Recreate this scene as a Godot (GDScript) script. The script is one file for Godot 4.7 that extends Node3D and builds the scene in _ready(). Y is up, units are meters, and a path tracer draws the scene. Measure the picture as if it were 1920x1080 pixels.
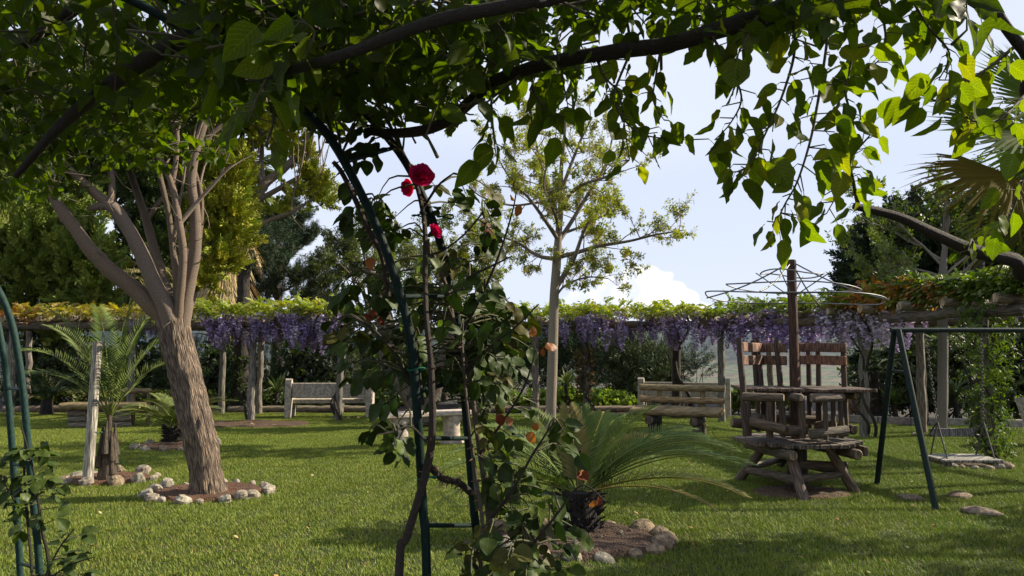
extends Node3D
# A garden seen from under a rose arch: lawn, pergola with wisteria, benches, swing, revolving seat.
# Photo pixels (1920 x 1080) give directions only; distances come from the lawn that each thing stands on.
const F := 1478.0
const EYE := 1.55
const PITCH := 0.07765
var R := RandomNumberGenerator.new()
var M := {}
var E := {}
var used_names := {}


class MB:
	var v := PackedVector3Array()
	var n := PackedVector3Array()
	var c := PackedColorArray()
	var t := PackedVector2Array()
	var ix := PackedInt32Array()

	func tri(a: Vector3, b: Vector3, d: Vector3, col: Color) -> void:
		var nn := (d - a).cross(b - a).normalized()
		var k := v.size()
		v.append(a); v.append(b); v.append(d)
		for i in 3:
			n.append(nn); c.append(col)
		t.append(Vector2(a.x + a.z, a.y)); t.append(Vector2(b.x + b.z, b.y)); t.append(Vector2(d.x + d.z, d.y))
		ix.append(k); ix.append(k + 1); ix.append(k + 2)

	func quad(a: Vector3, b: Vector3, d: Vector3, e: Vector3, col: Color) -> void:
		tri(a, b, d, col)
		tri(a, d, e, col)

	# a smooth tube through p with radii r; wob is bark-like unevenness (share of the radius)
	func tube(p: Array, r: Array, sides: int, col: Color, cap := true, wob := 0.0, nz: FastNoiseLite = null, endcol := Color(-1, 0, 0)) -> void:
		var m := p.size()
		if m < 2:
			return
		var tan0: Vector3 = (p[1] - p[0]).normalized()
		var nx := tan0.cross(Vector3.UP if absf(tan0.y) < 0.9 else Vector3.RIGHT).normalized()
		var along := 0.0
		var k0 := v.size()
		for i in m:
			var tn: Vector3 = (p[mini(i + 1, m - 1)] - p[maxi(i - 1, 0)]).normalized()
			nx = (nx - tn * nx.dot(tn)).normalized()
			var by := tn.cross(nx)
			if i > 0:
				along += p[i].distance_to(p[i - 1])
			for s in sides + 1:
				var a := TAU * float(s % sides) / sides
				var dir := nx * cos(a) + by * sin(a)
				var rr: float = r[i]
				if wob > 0.0 and nz:
					rr *= 1.0 + wob * nz.get_noise_3d(dir.x * 2.0, along, dir.z * 2.0 + dir.y)
				v.append(p[i] + dir * rr)
				n.append(dir)
				c.append(col)
				t.append(Vector2(float(s) / sides, along))
		for i in m - 1:
			for s in sides:
				var a0 := k0 + i * (sides + 1) + s
				var b0 := a0 + sides + 1
				ix.append_array(PackedInt32Array([a0, b0, b0 + 1, a0, b0 + 1, a0 + 1]))
		if cap:
			var ec := endcol if endcol.r >= 0.0 else col
			for e in 2:
				var row := 0 if e == 0 else m - 1
				var mid: Vector3 = p[row]
				for s in sides:
					var a1 := v[k0 + row * (sides + 1) + s]
					var b1 := v[k0 + row * (sides + 1) + s + 1]
					if e == 0:
						tri(mid, a1, b1, ec)
					else:
						tri(mid, b1, a1, ec)

	# a box with chamfered edges
	func box(xf: Transform3D, size: Vector3, bev: float, col: Color) -> void:
		var h := size * 0.5
		var b := minf(bev, minf(h.x, minf(h.y, h.z)) * 0.45)
		var q := {}
		for sx in [-1, 1]:
			for sy in [-1, 1]:
				for sz in [-1, 1]:
					var o := Vector3(sx * h.x, sy * h.y, sz * h.z)
					q[[sx, sy, sz, 0]] = xf * (o - Vector3(0, sy * b, sz * b))
					q[[sx, sy, sz, 1]] = xf * (o - Vector3(sx * b, 0, sz * b))
					q[[sx, sy, sz, 2]] = xf * (o - Vector3(sx * b, sy * b, 0))
		var mid := xf.origin
		for ax in 3:
			for sg in [-1, 1]:
				var f := []
				for uv in [[-1, -1], [1, -1], [1, 1], [-1, 1]]:
					var s := [0, 0, 0]
					s[ax] = sg
					s[(ax + 1) % 3] = uv[0]
					s[(ax + 2) % 3] = uv[1]
					f.append(q[[s[0], s[1], s[2], ax]])
				_face(f, mid, col)
		for ax in 3:
			for s1 in [-1, 1]:
				for s2 in [-1, 1]:
					var f := []
					for w in [[-1, 1], [1, 1], [1, 2], [-1, 2]]:
						var s := [0, 0, 0]
						s[ax] = w[0]
						s[(ax + 1) % 3] = s1
						s[(ax + 2) % 3] = s2
						f.append(q[[s[0], s[1], s[2], (ax + w[1]) % 3]])
					_face(f, mid, col)
		for sx in [-1, 1]:
			for sy in [-1, 1]:
				for sz in [-1, 1]:
					_face([q[[sx, sy, sz, 0]], q[[sx, sy, sz, 1]], q[[sx, sy, sz, 2]]], mid, col)

	func _face(f: Array, mid: Vector3, col: Color) -> void:
		var cen := Vector3.ZERO
		for p in f:
			cen += p
		cen /= f.size()
		var nn: Vector3 = (f[2] - f[0]).cross(f[1] - f[0])
		if nn.dot(cen - mid) < 0.0:
			f.reverse()
		for i in range(1, f.size() - 1):
			tri(f[0], f[i], f[i + 1], col)

	func done() -> ArrayMesh:
		var a := []
		a.resize(Mesh.ARRAY_MAX)
		a[Mesh.ARRAY_VERTEX] = v
		a[Mesh.ARRAY_NORMAL] = n
		a[Mesh.ARRAY_COLOR] = c
		a[Mesh.ARRAY_TEX_UV] = t
		a[Mesh.ARRAY_INDEX] = ix
		var me := ArrayMesh.new()
		if v.size():
			me.add_surface_from_arrays(Mesh.PRIMITIVE_TRIANGLES, a)
		return me


class IL:                                     # places of one scattered shape
	var x: Array[Transform3D] = []
	var c := PackedColorArray()
	func add(b: Basis, o: Vector3, col: Color) -> void:
		x.append(Transform3D(b, o)); c.append(col)


func W(px: float, py: float, d: float) -> Vector3:       # a point on the pixel's ray, d metres ahead
	var q := Vector3((px - 960.0) / F, (540.0 - py) / F, -1.0).rotated(Vector3.RIGHT, PITCH)
	return Vector3(0, EYE, 0) + q * (d / -q.z)


func G(px: float, py: float, h := 0.0) -> Vector3:       # where the pixel's ray meets height h
	var q := Vector3((px - 960.0) / F, (540.0 - py) / F, -1.0).rotated(Vector3.RIGHT, PITCH)
	return Vector3(0, EYE, 0) + q * ((h - EYE) / q.y)


func numbered(called: String) -> String:
	if not used_names.has(called):
		used_names[called] = 0
		return called
	used_names[called] += 1
	return "%s_%03d" % [called, used_names[called]]


func thing(called: String, label: String, category: String, at := Vector3.ZERO, group := "") -> Node3D:
	var o := Node3D.new()
	o.name = numbered(called)
	add_child(o, true)
	o.position = at
	tag(o, label, category, group)
	return o


func tag(o: Node3D, label: String, category: String, group := "") -> void:
	o.set_meta("label", label)
	o.set_meta("category", category)
	if group:
		o.set_meta("group", group)


func part(called: String, mb: MB, mat: Material, parent: Node3D, label := "") -> MeshInstance3D:   # mb is in world coordinates
	return part_mesh(called, mb.done(), mat, parent, Transform3D(Basis(), -parent.position if parent.get_parent() == self else Vector3.ZERO), label)


func part_mesh(called: String, me: Mesh, mat: Material, parent: Node3D, xf: Transform3D, label := "") -> MeshInstance3D:
	var o := MeshInstance3D.new()
	o.name = called
	o.mesh = me
	o.material_override = mat
	parent.add_child(o, true)
	o.transform = xf
	if label:
		o.set_meta("label", label)
	return o


func single(called: String, mb: MB, mat: Material, at: Vector3, label: String, category: String, group := "") -> MeshInstance3D:
	var o := MeshInstance3D.new()
	o.name = numbered(called)
	for i in mb.v.size():
		mb.v[i] -= at
	o.mesh = mb.done()
	o.material_override = mat
	add_child(o, true)
	o.position = at
	tag(o, label, category, group)
	return o


func ground_sheet(called: String, mb: MB, mat: Material) -> MeshInstance3D:
	var o := MeshInstance3D.new()
	o.name = called
	o.mesh = mb.done()
	o.material_override = mat
	add_child(o, true)
	o.set_meta("kind", "structure")
	return o


func scatter(called: String, me: Mesh, mat: Material, il: IL, parent: Node3D, stuff := true) -> MultiMeshInstance3D:
	var mm := MultiMesh.new()
	mm.transform_format = MultiMesh.TRANSFORM_3D
	mm.use_colors = true
	mm.mesh = me
	mm.instance_count = il.x.size()
	var off := parent.position if parent != self else Vector3.ZERO
	for i in il.x.size():
		var xf := il.x[i]
		xf.origin -= off
		mm.set_instance_transform(i, xf)
		mm.set_instance_color(i, il.c[i])
	var o := MultiMeshInstance3D.new()
	o.name = called
	o.multimesh = mm
	o.material_override = mat
	parent.add_child(o, true)
	if stuff:
		o.set_meta("kind", "stuff")
	return o


func rnd(a: float, b: float) -> float:
	return R.randf_range(a, b)


func rv() -> Vector3:                                     # a random direction
	var z := rnd(-1, 1)
	var a := rnd(0, TAU)
	return Vector3(sqrt(1 - z * z) * cos(a), z, sqrt(1 - z * z) * sin(a))


func bas(dir: Vector3, roll: float, s: float) -> Basis:   # y along dir
	var y := dir.normalized()
	var x := y.cross(Vector3.UP if absf(y.y) < 0.95 else Vector3.RIGHT).normalized().rotated(y, roll)
	return Basis(x, y, x.cross(y)).scaled_local(Vector3.ONE * s)


func facing(dir: Vector3, nrm: Vector3, s: float) -> Basis:   # y along dir, z towards nrm
	var y := dir.normalized()
	var z := (nrm - y * nrm.dot(y))
	if z.length() < 0.01:
		return bas(dir, 0, s)
	z = z.normalized()
	return Basis(y.cross(z), y, z).scaled_local(Vector3.ONE * s)


func vary(col: Color, a := 0.2, hue := 0.08) -> Color:
	var k := rnd(1 - a, 1 + a)
	return Color(col.r * k * rnd(1 - hue, 1 + hue), col.g * k, col.b * k * rnd(1 - hue, 1 + hue))


func pick(list: Array) -> Variant:
	return list[R.randi() % list.size()]


func inside(cen: Vector3, rad: Vector3, shell := 0.5) -> Vector3:   # a point in an ellipsoid, more towards its skin
	return cen + rv() * rad * pow(R.randf(), shell)


# a smooth curve through control points [px, py, d, width in px] as world points and radii
func path(list: Array, steps := 5) -> Array:
	var p := []
	var r := []
	for q in list:
		p.append(W(q[0], q[1], q[2]))
		r.append(q[3] * 0.5 / F * q[2])
	return smooth(p, r, steps)


func smooth(p: Array, r: Array, steps := 5) -> Array:
	var op := []
	var orr := []
	for i in p.size() - 1:
		var a: Vector3 = p[maxi(i - 1, 0)]
		var b: Vector3 = p[i]
		var c: Vector3 = p[i + 1]
		var d: Vector3 = p[mini(i + 2, p.size() - 1)]
		for s in steps:
			var f := float(s) / steps
			op.append(b.cubic_interpolate(c, a, d, f))
			orr.append(lerpf(r[i], r[i + 1], f))
	op.append(p[-1])
	orr.append(r[-1])
	return [op, orr]


func noise(freq: float, seed_ := 1, oct := 3) -> FastNoiseLite:
	var z := FastNoiseLite.new()
	z.noise_type = FastNoiseLite.TYPE_SIMPLEX_SMOOTH
	z.frequency = freq
	z.seed = seed_
	z.fractal_octaves = oct
	return z


# grey noise texture; sx, sy stretch it
func tex(freq: float, seed_: int, lo: float, hi: float, sx := 1, sy := 1, oct := 4, gain := 1.6) -> ImageTexture:
	var z := noise(freq, seed_, oct)
	var w := 512 / sx
	var h := 512 / sy
	var im := z.get_seamless_image(w, h, false, false, 0.15)
	im.convert(Image.FORMAT_L8)
	var by := im.get_data()
	for i in by.size():
		var f := clampf((by[i] / 255.0 - 0.5) * gain + 0.5, 0.0, 1.0)
		by[i] = int(255.0 * lerpf(lo, hi, f))
	im = Image.create_from_data(w, h, false, Image.FORMAT_L8, by)
	if sx > 1 or sy > 1:
		im.resize(512, 512, Image.INTERPOLATE_CUBIC)
	return ImageTexture.create_from_image(im)


func srgb(r: float, g: float, b: float) -> Color:
	return Color(r, g, b).linear_to_srgb()


func mat_leaf(rough: float, back: Color, spec := 0.5) -> StandardMaterial3D:
	var m := StandardMaterial3D.new()
	m.vertex_color_use_as_albedo = true
	m.roughness = rough
	m.metallic_specular = spec
	m.cull_mode = BaseMaterial3D.CULL_DISABLED
	if back.g > 0.0:
		m.backlight_enabled = true
		m.backlight = back
	return m


# uv: texture runs along the piece; else in the world's axes
func mat_solid(col: Color, albedo: Texture2D, bump: Texture2D, bump_cm: float, rough: float, scale: Vector3, uv := true) -> StandardMaterial3D:
	var m := StandardMaterial3D.new()
	m.albedo_color = col
	m.albedo_texture = albedo
	m.vertex_color_use_as_albedo = true
	m.roughness = rough
	m.uv1_scale = scale
	if not uv:
		m.uv1_triplanar = true
		m.uv1_world_triplanar = true
	if bump:
		m.heightmap_enabled = true
		m.heightmap_texture = bump
		m.heightmap_scale = bump_cm
	return m


# ---------- camera, sky, sun ----------
func sky_at(az: float, el: float, z1: FastNoiseLite, z2: FastNoiseLite) -> Color:
	var up := clampf(el / 1.2, 0.0, 1.0)
	var col := Color(0.59, 0.635, 0.735).lerp(Color(0.30, 0.39, 0.58), pow(up, 0.7))
	var d := Vector3(cos(el) * sin(az), sin(el), -cos(el) * cos(az))
	# thin veils, drawn out sideways
	var veil := z1.get_noise_3d(d.x * 90.0, d.y * 330.0, d.z * 90.0) * 0.5 + 0.5
	col = col.lerp(Color(0.63, 0.66, 0.725), smoothstep(0.25, 0.85, veil) * 0.65)
	# a broken grey layer higher up
	var lay := z1.get_noise_3d(d.x * 80.0 + 500.0, d.y * 190.0, d.z * 80.0) * 0.5 + 0.5
	var share := smoothstep(0.16, 0.34, el) * smoothstep(0.36, 0.62, lay)
	col = col.lerp(Color(0.43, 0.455, 0.535), share * 0.8)
	# low heaps of cloud all round, the one behind the garden among them
	var puff := 0.0
	var lit := 0.0
	for q in [[9.9, 1.0], [62.0, 1.3], [131.0, 0.9], [203.0, 1.2], [268.0, 0.8], [316.0, 1.0]]:
		var da: float = wrapf(rad_to_deg(az) - q[0], -180.0, 180.0) / q[1]
		if absf(da) > 8.0:
			continue
		var e = rad_to_deg(el) / q[1]
		var heap := -1.0
		for b in [[-4.6, 2.6, 2.0], [-2.6, 3.6, 1.8], [-1.1, 4.7, 1.2], [-0.1, 5.1, 1.0], [0.7, 4.3, 1.25], [1.7, 3.8, 1.1], [2.6, 3.2, 1.0], [3.6, 2.3, 1.2], [-0.4, 2.6, 2.2], [1.6, 2.2, 1.8]]:
			heap = maxf(heap, 1.0 - Vector2(da - b[0], e - b[1]).length() / b[2])
		var rough := z2.get_noise_2d(rad_to_deg(az) * 26.0, rad_to_deg(el) * 26.0)
		puff = maxf(puff, smoothstep(0.0, 0.14, heap + rough * 0.42))
		lit = clampf(0.55 + 0.9 * z1.get_noise_2d(rad_to_deg(az) * 40.0, rad_to_deg(el) * 40.0) + 0.10 * da + 0.06 * (e - 3.5), 0.0, 1.0)
	puff *= smoothstep(0.6, 2.6, rad_to_deg(el))
	col = col.lerp(Color(0.64, 0.67, 0.76).lerp(Color(0.98, 0.96, 0.94), lit), puff * 0.95)
	if el < 0.0:
		col = col.lerp(Color(0.30, 0.33, 0.34), smoothstep(0.0, -0.25, el))
	return col


func make_sky() -> PanoramaSkyMaterial:
	var z1 := noise(0.012, 11, 2)
	var z2 := noise(0.016, 23, 5)
	var lo := Image.create(512, 256, false, Image.FORMAT_RGBF)
	for y in 256:
		for x in 512:
			lo.set_pixel(x, y, sky_at(wrapf((float(x) + 0.5) / 512 * TAU, -PI, PI), PI / 2 - (float(y) + 0.5) / 256 * PI, z1, z2))
	lo.resize(3072, 1536, Image.INTERPOLATE_CUBIC)
	for y in range(470, 790):                           # the same sky, finer where the camera looks
		for x in range(-340, 340):
			lo.set_pixel(posmod(x, 3072), y, sky_at((float(x) + 0.5) / 3072 * TAU, PI / 2 - (float(y) + 0.5) / 1536 * PI, z1, z2))
	var sm := PanoramaSkyMaterial.new()
	sm.panorama = ImageTexture.create_from_image(lo)
	return sm


func light_and_camera() -> void:
	var cam := Camera3D.new()
	cam.name = "camera"
	cam.position = Vector3(0, EYE, 0)
	cam.rotation.x = PITCH
	cam.fov = rad_to_deg(2.0 * atan(540.0 / F))
	cam.near = 0.05
	cam.far = 12000.0
	add_child(cam)
	cam.current = true
	var env := Environment.new()
	env.background_mode = Environment.BG_SKY
	env.sky = Sky.new()
	env.sky.sky_material = make_sky()
	env.background_energy_multiplier = 0.76
	env.tonemap_mode = Environment.TONE_MAPPER_LINEAR
	env.tonemap_exposure = 1.95
	env.ambient_light_source = Environment.AMBIENT_SOURCE_SKY
	env.sdfgi_enabled = true
	env.ssao_enabled = true
	env.ssil_enabled = true
	env.fog_enabled = true
	env.fog_density = 0.000024
	env.fog_light_color = Color(0.40, 0.66, 1.0)
	var we := WorldEnvironment.new()
	we.name = "world"
	we.environment = env
	add_child(we)
	var sun := DirectionalLight3D.new()
	sun.name = "sun"
	sun.light_energy = 1.6
	sun.light_color = Color(1.0, 0.95, 0.85)
	sun.light_angular_distance = 0.5
	sun.shadow_enabled = true
	var el := deg_to_rad(33.0)
	var az := deg_to_rad(16.0)
	add_child(sun)
	sun.look_at_from_position(Vector3(cos(el) * cos(az), sin(el), -cos(el) * sin(az)) * 50.0, Vector3.ZERO)


# ---------- materials ----------
func make_materials() -> void:
	var soft := tex(0.02, 3, 0.72, 1.0)
	var fine := tex(0.06, 5, 0.6, 1.0)
	var fineb := tex(0.06, 6, 0.0, 1.0)
	var streak := tex(0.03, 7, 0.42, 1.0, 1, 5)
	var streakb := tex(0.03, 8, 0.0, 1.0, 1, 8)
	var blot := tex(0.012, 9, 0.55, 1.0, 1, 1, 5)
	var w := Vector3.ONE
	M.leaf = mat_leaf(0.45, Color(1.15, 1.2, 0.35), 0.4)
	M.leaf_thin = mat_leaf(0.5, Color(0.95, 1.0, 0.4))
	M.rose_leaf = mat_leaf(0.5, Color(0.5, 0.6, 0.25), 0.25)
	var veins := vein_texture()
	M.leaf.albedo_texture = veins
	M.rose_leaf.albedo_texture = veins
	M.petal = mat_leaf(0.6, Color(0.8, 0.4, 0.5), 0.3)
	M.needle = mat_leaf(0.6, Color(0.3, 0.36, 0.12), 0.3)
	M.frond = mat_leaf(0.6, Color(0.42, 0.5, 0.2), 0.2)
	M.palm = mat_leaf(0.7, Color(0.8, 0.9, 0.3), 0.12)
	M.flower = mat_leaf(0.7, Color(0.5, 0.42, 0.6), 0.2)
	M.grass = mat_leaf(0.6, Color(0.5, 0.6, 0.2), 0.25)
	M.dry = mat_leaf(0.75, Color(0.3, 0.25, 0.15), 0.2)
	M.bark = mat_solid(Color.WHITE, streak, streakb, 3.0, 0.9, Vector3(5, 2.1, 1))
	M.bark_smooth = mat_solid(Color.WHITE, fine, fineb, 0.5, 0.85, Vector3(2, 2, 1))
	M.twig = mat_solid(Color.WHITE, soft, null, 0, 0.85, Vector3(1, 3, 1))
	M.log = mat_solid(Color.WHITE, streak, streakb, 0.5, 0.8, Vector3(2, 1.4, 1))
	M.plank = mat_solid(Color.WHITE, streak, streakb, 0.3, 0.75, Vector3(2.5, 2.5, 2.5))
	M.concrete = mat_solid(Color.WHITE, soft, fineb, 0.06, 0.9, Vector3(1.1, 1.1, 1.1), false)
	M.stone = mat_solid(Color.WHITE, blot, fineb, 0.8, 0.92, Vector3(3, 3, 3), false)
	M.soil = mat_solid(Color.WHITE, fine, fineb, 2.0, 1.0, Vector3(1.3, 1.3, 1.3), false)
	M.paint = mat_solid(Color.WHITE, soft, fineb, 0.05, 0.55, Vector3(1, 3, 1))
	M.paint.metallic_specular = 0.25
	M.wire = mat_solid(Color.WHITE, soft, null, 0, 0.5, w)
	M.wire.metallic = 0.4
	M.ground = mat_solid(Color.WHITE, blot, fineb, 2.0, 1.0, Vector3(0.5, 0.5, 0.5), false)
	M.land = mat_solid(Color.WHITE, blot, null, 0, 1.0, Vector3(0.02, 0.02, 0.02), false)


# ---------- shared shapes ----------
# one leaf along +y, face to +z: half width w at its widest, which lies at share 'belly'
func leaf_shape(l: float, w: float, belly: float, fold: float, curl: float, stalk: float, segs := 5, wave := 0.0, tip := 1.4) -> MB:
	var mb := MB.new()
	leaf_into(mb, Transform3D.IDENTITY, l, w, belly, fold, curl, stalk, segs, wave, tip, Color.WHITE)
	return mb


# the same with a smooth, veined face, for leaves close to the camera
func leaf_smooth(l: float, w: float, belly: float, fold: float, curl: float, stalk: float, wave: float, tip: float) -> ArrayMesh:
	var mb := MB.new()
	var rows := 9
	for i in rows + 1:
		var f := float(i) / rows
		var g := pow(f, log(0.5) / log(belly))
		var hw := w * pow(maxf(sin(PI * g), 0.0), 0.62 if g < 0.5 else tip * 0.7) + l * 0.002
		for j in 5:
			var u := j / 2.0 - 1.0
			var z := -curl * f * f * l + hw * fold * pow(absf(u), 1.4) + wave * hw * absf(u) * sin(f * 13.0 + u * 2.0)
			mb.v.append(Vector3(u * hw, stalk + f * l - absf(u) * hw * 0.10, z))
			mb.n.append(Vector3.ZERO)
			mb.c.append(Color.WHITE)
			mb.t.append(Vector2(u * 0.5 + 0.5, f))
	for i in rows:
		for j in 4:
			var a := i * 5 + j
			mb.ix.append_array(PackedInt32Array([a, a + 5, a + 6, a, a + 6, a + 1]))
	for i in range(0, mb.ix.size(), 3):
		var q := (mb.v[mb.ix[i + 2]] - mb.v[mb.ix[i]]).cross(mb.v[mb.ix[i + 1]] - mb.v[mb.ix[i]])
		for s in 3:
			mb.n[mb.ix[i + s]] += q
	for i in mb.n.size():
		mb.n[i] = mb.n[i].normalized()
	var a := l * 0.014
	mb.quad(Vector3(-a, 0, 0), Vector3(-a, stalk * 1.05, 0), Vector3(a, stalk * 1.05, 0), Vector3(a, 0, 0), Color(0.9, 0.8, 0.8))
	return mb.done()


func vein_texture() -> ImageTexture:
	var im := Image.create(128, 256, false, Image.FORMAT_RGB8)
	var z := noise(0.05, 91, 3)
	for y in 256:
		for x in 128:
			var u := absf(x / 63.5 - 1.0)
			var v := y / 255.0
			var k := 0.80 + 0.10 * z.get_noise_2d(x, y)
			var s := fposmod(v * 8.0 - u * 2.6, 1.0)
			if u < 0.035 or s < 0.09:
				k = 1.0
			elif s < 0.2:
				k += 0.06
			im.set_pixel(x, y, Color(k, k, k * 0.95))
	return ImageTexture.create_from_image(im)


func leaf_into(mb: MB, xf: Transform3D, l: float, w: float, belly: float, fold: float, curl: float, stalk: float, segs: int, wave: float, tip: float, col: Color) -> void:
	var pm := []
	var pl := []
	var pr := []
	for i in segs + 1:
		var f := float(i) / segs
		var g := pow(f, log(0.5) / log(belly))
		var hw := w * pow(sin(PI * g), 0.75 if g < 0.5 else tip * 0.75)
		var y := stalk + f * l
		var z := -curl * f * f * l
		pm.append(xf * Vector3(0, y, z))
		var dz := hw * fold + wave * hw * sin(f * 17.0)
		pl.append(xf * Vector3(-hw, y, z + dz))
		pr.append(xf * Vector3(hw, y, z + hw * fold + wave * hw * cos(f * 14.0)))
	var dim := Color(col.r * 0.93, col.g * 0.93, col.b * 0.93)
	for i in segs:
		if i == 0:
			mb.tri(pm[0], pl[1], pm[1], col); mb.tri(pm[0], pm[1], pr[1], dim)
		elif i == segs - 1:
			mb.tri(pm[i], pl[i], pm[i + 1], col); mb.tri(pm[i], pm[i + 1], pr[i], dim)
		else:
			mb.quad(pm[i], pl[i], pl[i + 1], pm[i + 1], col); mb.quad(pm[i], pm[i + 1], pr[i + 1], pr[i], dim)
	if stalk > 0.0:
		var a := l * 0.013
		mb.quad(xf * Vector3(-a, 0, 0), xf * Vector3(-a, stalk * 1.05, 0), xf * Vector3(a, stalk * 1.05, 0), xf * Vector3(a, 0, 0), Color(col.r * 0.9, col.g * 0.8, col.b * 0.8))


func blade(mb: MB, a: Vector3, b: Vector3, w: float, nrm: Vector3, col: Color, droop := 0.0) -> void:   # a narrow leaf from a to b in two bends
	var s := (b - a).cross(nrm).normalized() * w * 0.5
	var m := a.lerp(b, 0.5) + nrm * droop
	mb.tri(a, m - s, m + s, col)
	mb.tri(m - s, b, m + s, col)


func make_shapes() -> void:
	R.seed = 101
	E.mulberry_mesh = [leaf_smooth(0.1, 0.031, 0.38, 0.25, 0.12, 0.022, 0.10, 1.35), leaf_smooth(0.1, 0.034, 0.42, 0.10, 0.30, 0.024, 0.16, 1.25), leaf_smooth(0.1, 0.027, 0.42, 0.45, 0.22, 0.018, 0.1, 1.35), leaf_smooth(0.1, 0.031, 0.40, -0.18, -0.14, 0.02, 0.14, 1.3)]
	E.rose_mesh = [leaf_smooth(0.05, 0.0185, 0.45, 0.2, 0.15, 0.007, 0.1, 1.0), leaf_smooth(0.05, 0.0205, 0.5, 0.45, 0.3, 0.007, 0.1, 0.95), leaf_smooth(0.05, 0.0175, 0.48, -0.1, 0.45, 0.007, 0.16, 1.0)]
	# cypress spray, 1 m long, to be scaled
	E.spray = []
	for k in 3:
		var mb := MB.new()
		for i in 15:
			var f := float(i) / 15
			var o := Vector3(rnd(-0.02, 0.02), f * 0.8, rnd(-0.03, 0.03))
			for s in [-1.0, 1.0]:
				var ln := 0.42 * (1.0 - f * 0.75) * rnd(0.7, 1.2)
				var dir := Vector3(s * 0.75, 0.75, rnd(-0.45, 0.45)).normalized()
				var col := vary(Color(1, 1, 1), 0.2, 0.04)
				blade(mb, o, o + dir * ln, 0.085, Vector3(0, 0, 1).rotated(dir, rnd(-0.7, 0.7)), col, 0.03)
				for j in 2:
					var o2 := o + dir * ln * rnd(0.3, 0.7)
					blade(mb, o2, o2 + (dir + Vector3(0, 0.5, rnd(-0.6, 0.6))).normalized() * ln * 0.5, 0.07, rv(), col, 0.0)
		blade(mb, Vector3(0, 0.5, 0), Vector3(0, 1.0, 0), 0.08, Vector3(0, 0, 1), Color.WHITE)
		E.spray.append(mb.done())
	# pine tuft
	E.pine = []
	for k in 2:
		var mb := MB.new()
		for i in 60:
			var o := Vector3(0, rnd(0, 0.6), 0)
			var dir := (Vector3(rnd(-1, 1), rnd(0.1, 1.0), rnd(-1, 1))).normalized()
			blade(mb, o, o + dir * rnd(0.3, 0.5), 0.028, rv(), vary(Color.WHITE, 0.25, 0.05))
		E.pine.append(mb.done())
	# small leaf clusters on a twig: long leaves, round leaves, fine leaves
	E.cluster = []
	for k in 3:
		var mb := MB.new()
		for i in 8:
			var o := Vector3(0, rnd(0, 0.7), 0)
			var dir := Vector3(rnd(-1, 1), rnd(-0.5, 0.7), rnd(-1, 1)).normalized()
			var b := facing(dir, Vector3(rnd(-0.6, 0.6), 1, rnd(-0.6, 0.6)), 1.0)
			leaf_into(mb, Transform3D(b, o), rnd(0.35, 0.55), 0.085, 0.45, 0.25, 0.25, 0.05, 3, 0.0, 1.2, vary(Color.WHITE, 0.18, 0.08))
		E.cluster.append(mb.done())
	E.bushy = []
	for k in 3:
		var mb := MB.new()
		for i in 9:
			var o := Vector3(rnd(-0.15, 0.15), rnd(0, 0.6), rnd(-0.15, 0.15))
			var dir := Vector3(rnd(-1, 1), rnd(-0.3, 0.9), rnd(-1, 1)).normalized()
			var b := facing(dir, Vector3(rnd(-0.8, 0.8), 1, rnd(-0.8, 0.8)), 1.0)
			leaf_into(mb, Transform3D(b, o), rnd(0.28, 0.42), 0.13, 0.5, 0.2, 0.2, 0.03, 3, 0.0, 0.9, vary(Color.WHITE, 0.2, 0.06))
		E.bushy.append(mb.done())
	E.feather = []
	for k in 3:
		var mb := MB.new()
		for i in 16:
			var f := float(i) / 16
			var o := Vector3(0.25 * f * f, f, 0)
			for s in 3:
				var dir := Vector3(rnd(-1, 1), rnd(0.4, 1.2), rnd(-1, 1)).normalized()
				blade(mb, o, o + dir * rnd(0.12, 0.3), 0.03, rv(), vary(Color.WHITE, 0.22, 0.05))
		blade(mb, Vector3.ZERO, Vector3(0.25, 1, 0), 0.02, Vector3(0, 0, 1), Color(0.6, 0.5, 0.4))
		E.feather.append(mb.done())
	# wisteria compound leaf, drooping, 1 unit long
	E.compound = []
	for k in 3:
		var mb := MB.new()
		for i in 6:
			var f := 0.15 + 0.85 * float(i) / 6
			var o := Vector3(0, f * 0.85, -0.35 * f * f)
			for s in [-1.0, 1.0]:
				var dir := Vector3(s, 0.35, rnd(-0.7, 0.1)).normalized()
				leaf_into(mb, Transform3D(facing(dir, Vector3(0, -0.3, 1), 1.0), o), rnd(0.28, 0.38), 0.075, 0.4, 0.15, 0.2, 0.02, 3, 0.0, 1.5, vary(Color.WHITE, 0.15, 0.06))
		leaf_into(mb, Transform3D(facing(Vector3(0, 0.7, -0.7), Vector3(0, 0.7, 0.7), 1.0), Vector3(0, 0.85, -0.35)), 0.35, 0.08, 0.4, 0.1, 0.2, 0.02, 3, 0.0, 1.5, Color.WHITE)
		blade(mb, Vector3.ZERO, Vector3(0, 0.85, -0.35), 0.015, Vector3(0, 0, 1), Color(0.8, 0.8, 0.6))
		E.compound.append(mb.done())
	# wisteria raceme hanging from the origin, 1 unit long
	E.raceme = []
	for k in 4:
		var mb := MB.new()
		for i in 105:
			var f := pow(R.randf(), 0.85)
			var rad := 0.20 * (1.0 - f) + 0.035
			var a := rnd(0, TAU)
			var o := Vector3(cos(a) * rad * rnd(0.4, 1.0), -0.05 - f * 0.95, sin(a) * rad * rnd(0.4, 1.0))
			var s := rnd(0.035, 0.06) * (1.1 - 0.5 * f)
			var x := rv() * s
			var y := rv().cross(x).normalized() * s
			var col := vary(Color(1, 1, 1) if R.randf() < 0.7 else Color(1.7, 1.75, 1.5), 0.25, 0.08)
			mb.quad(o - x, o - y, o + x, o + y, col)
		blade(mb, Vector3.ZERO, Vector3(0, -0.95, 0), 0.012, Vector3(0, 0, 1), Color(0.7, 1.0, 0.4))
		E.raceme.append(mb.done())
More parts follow.
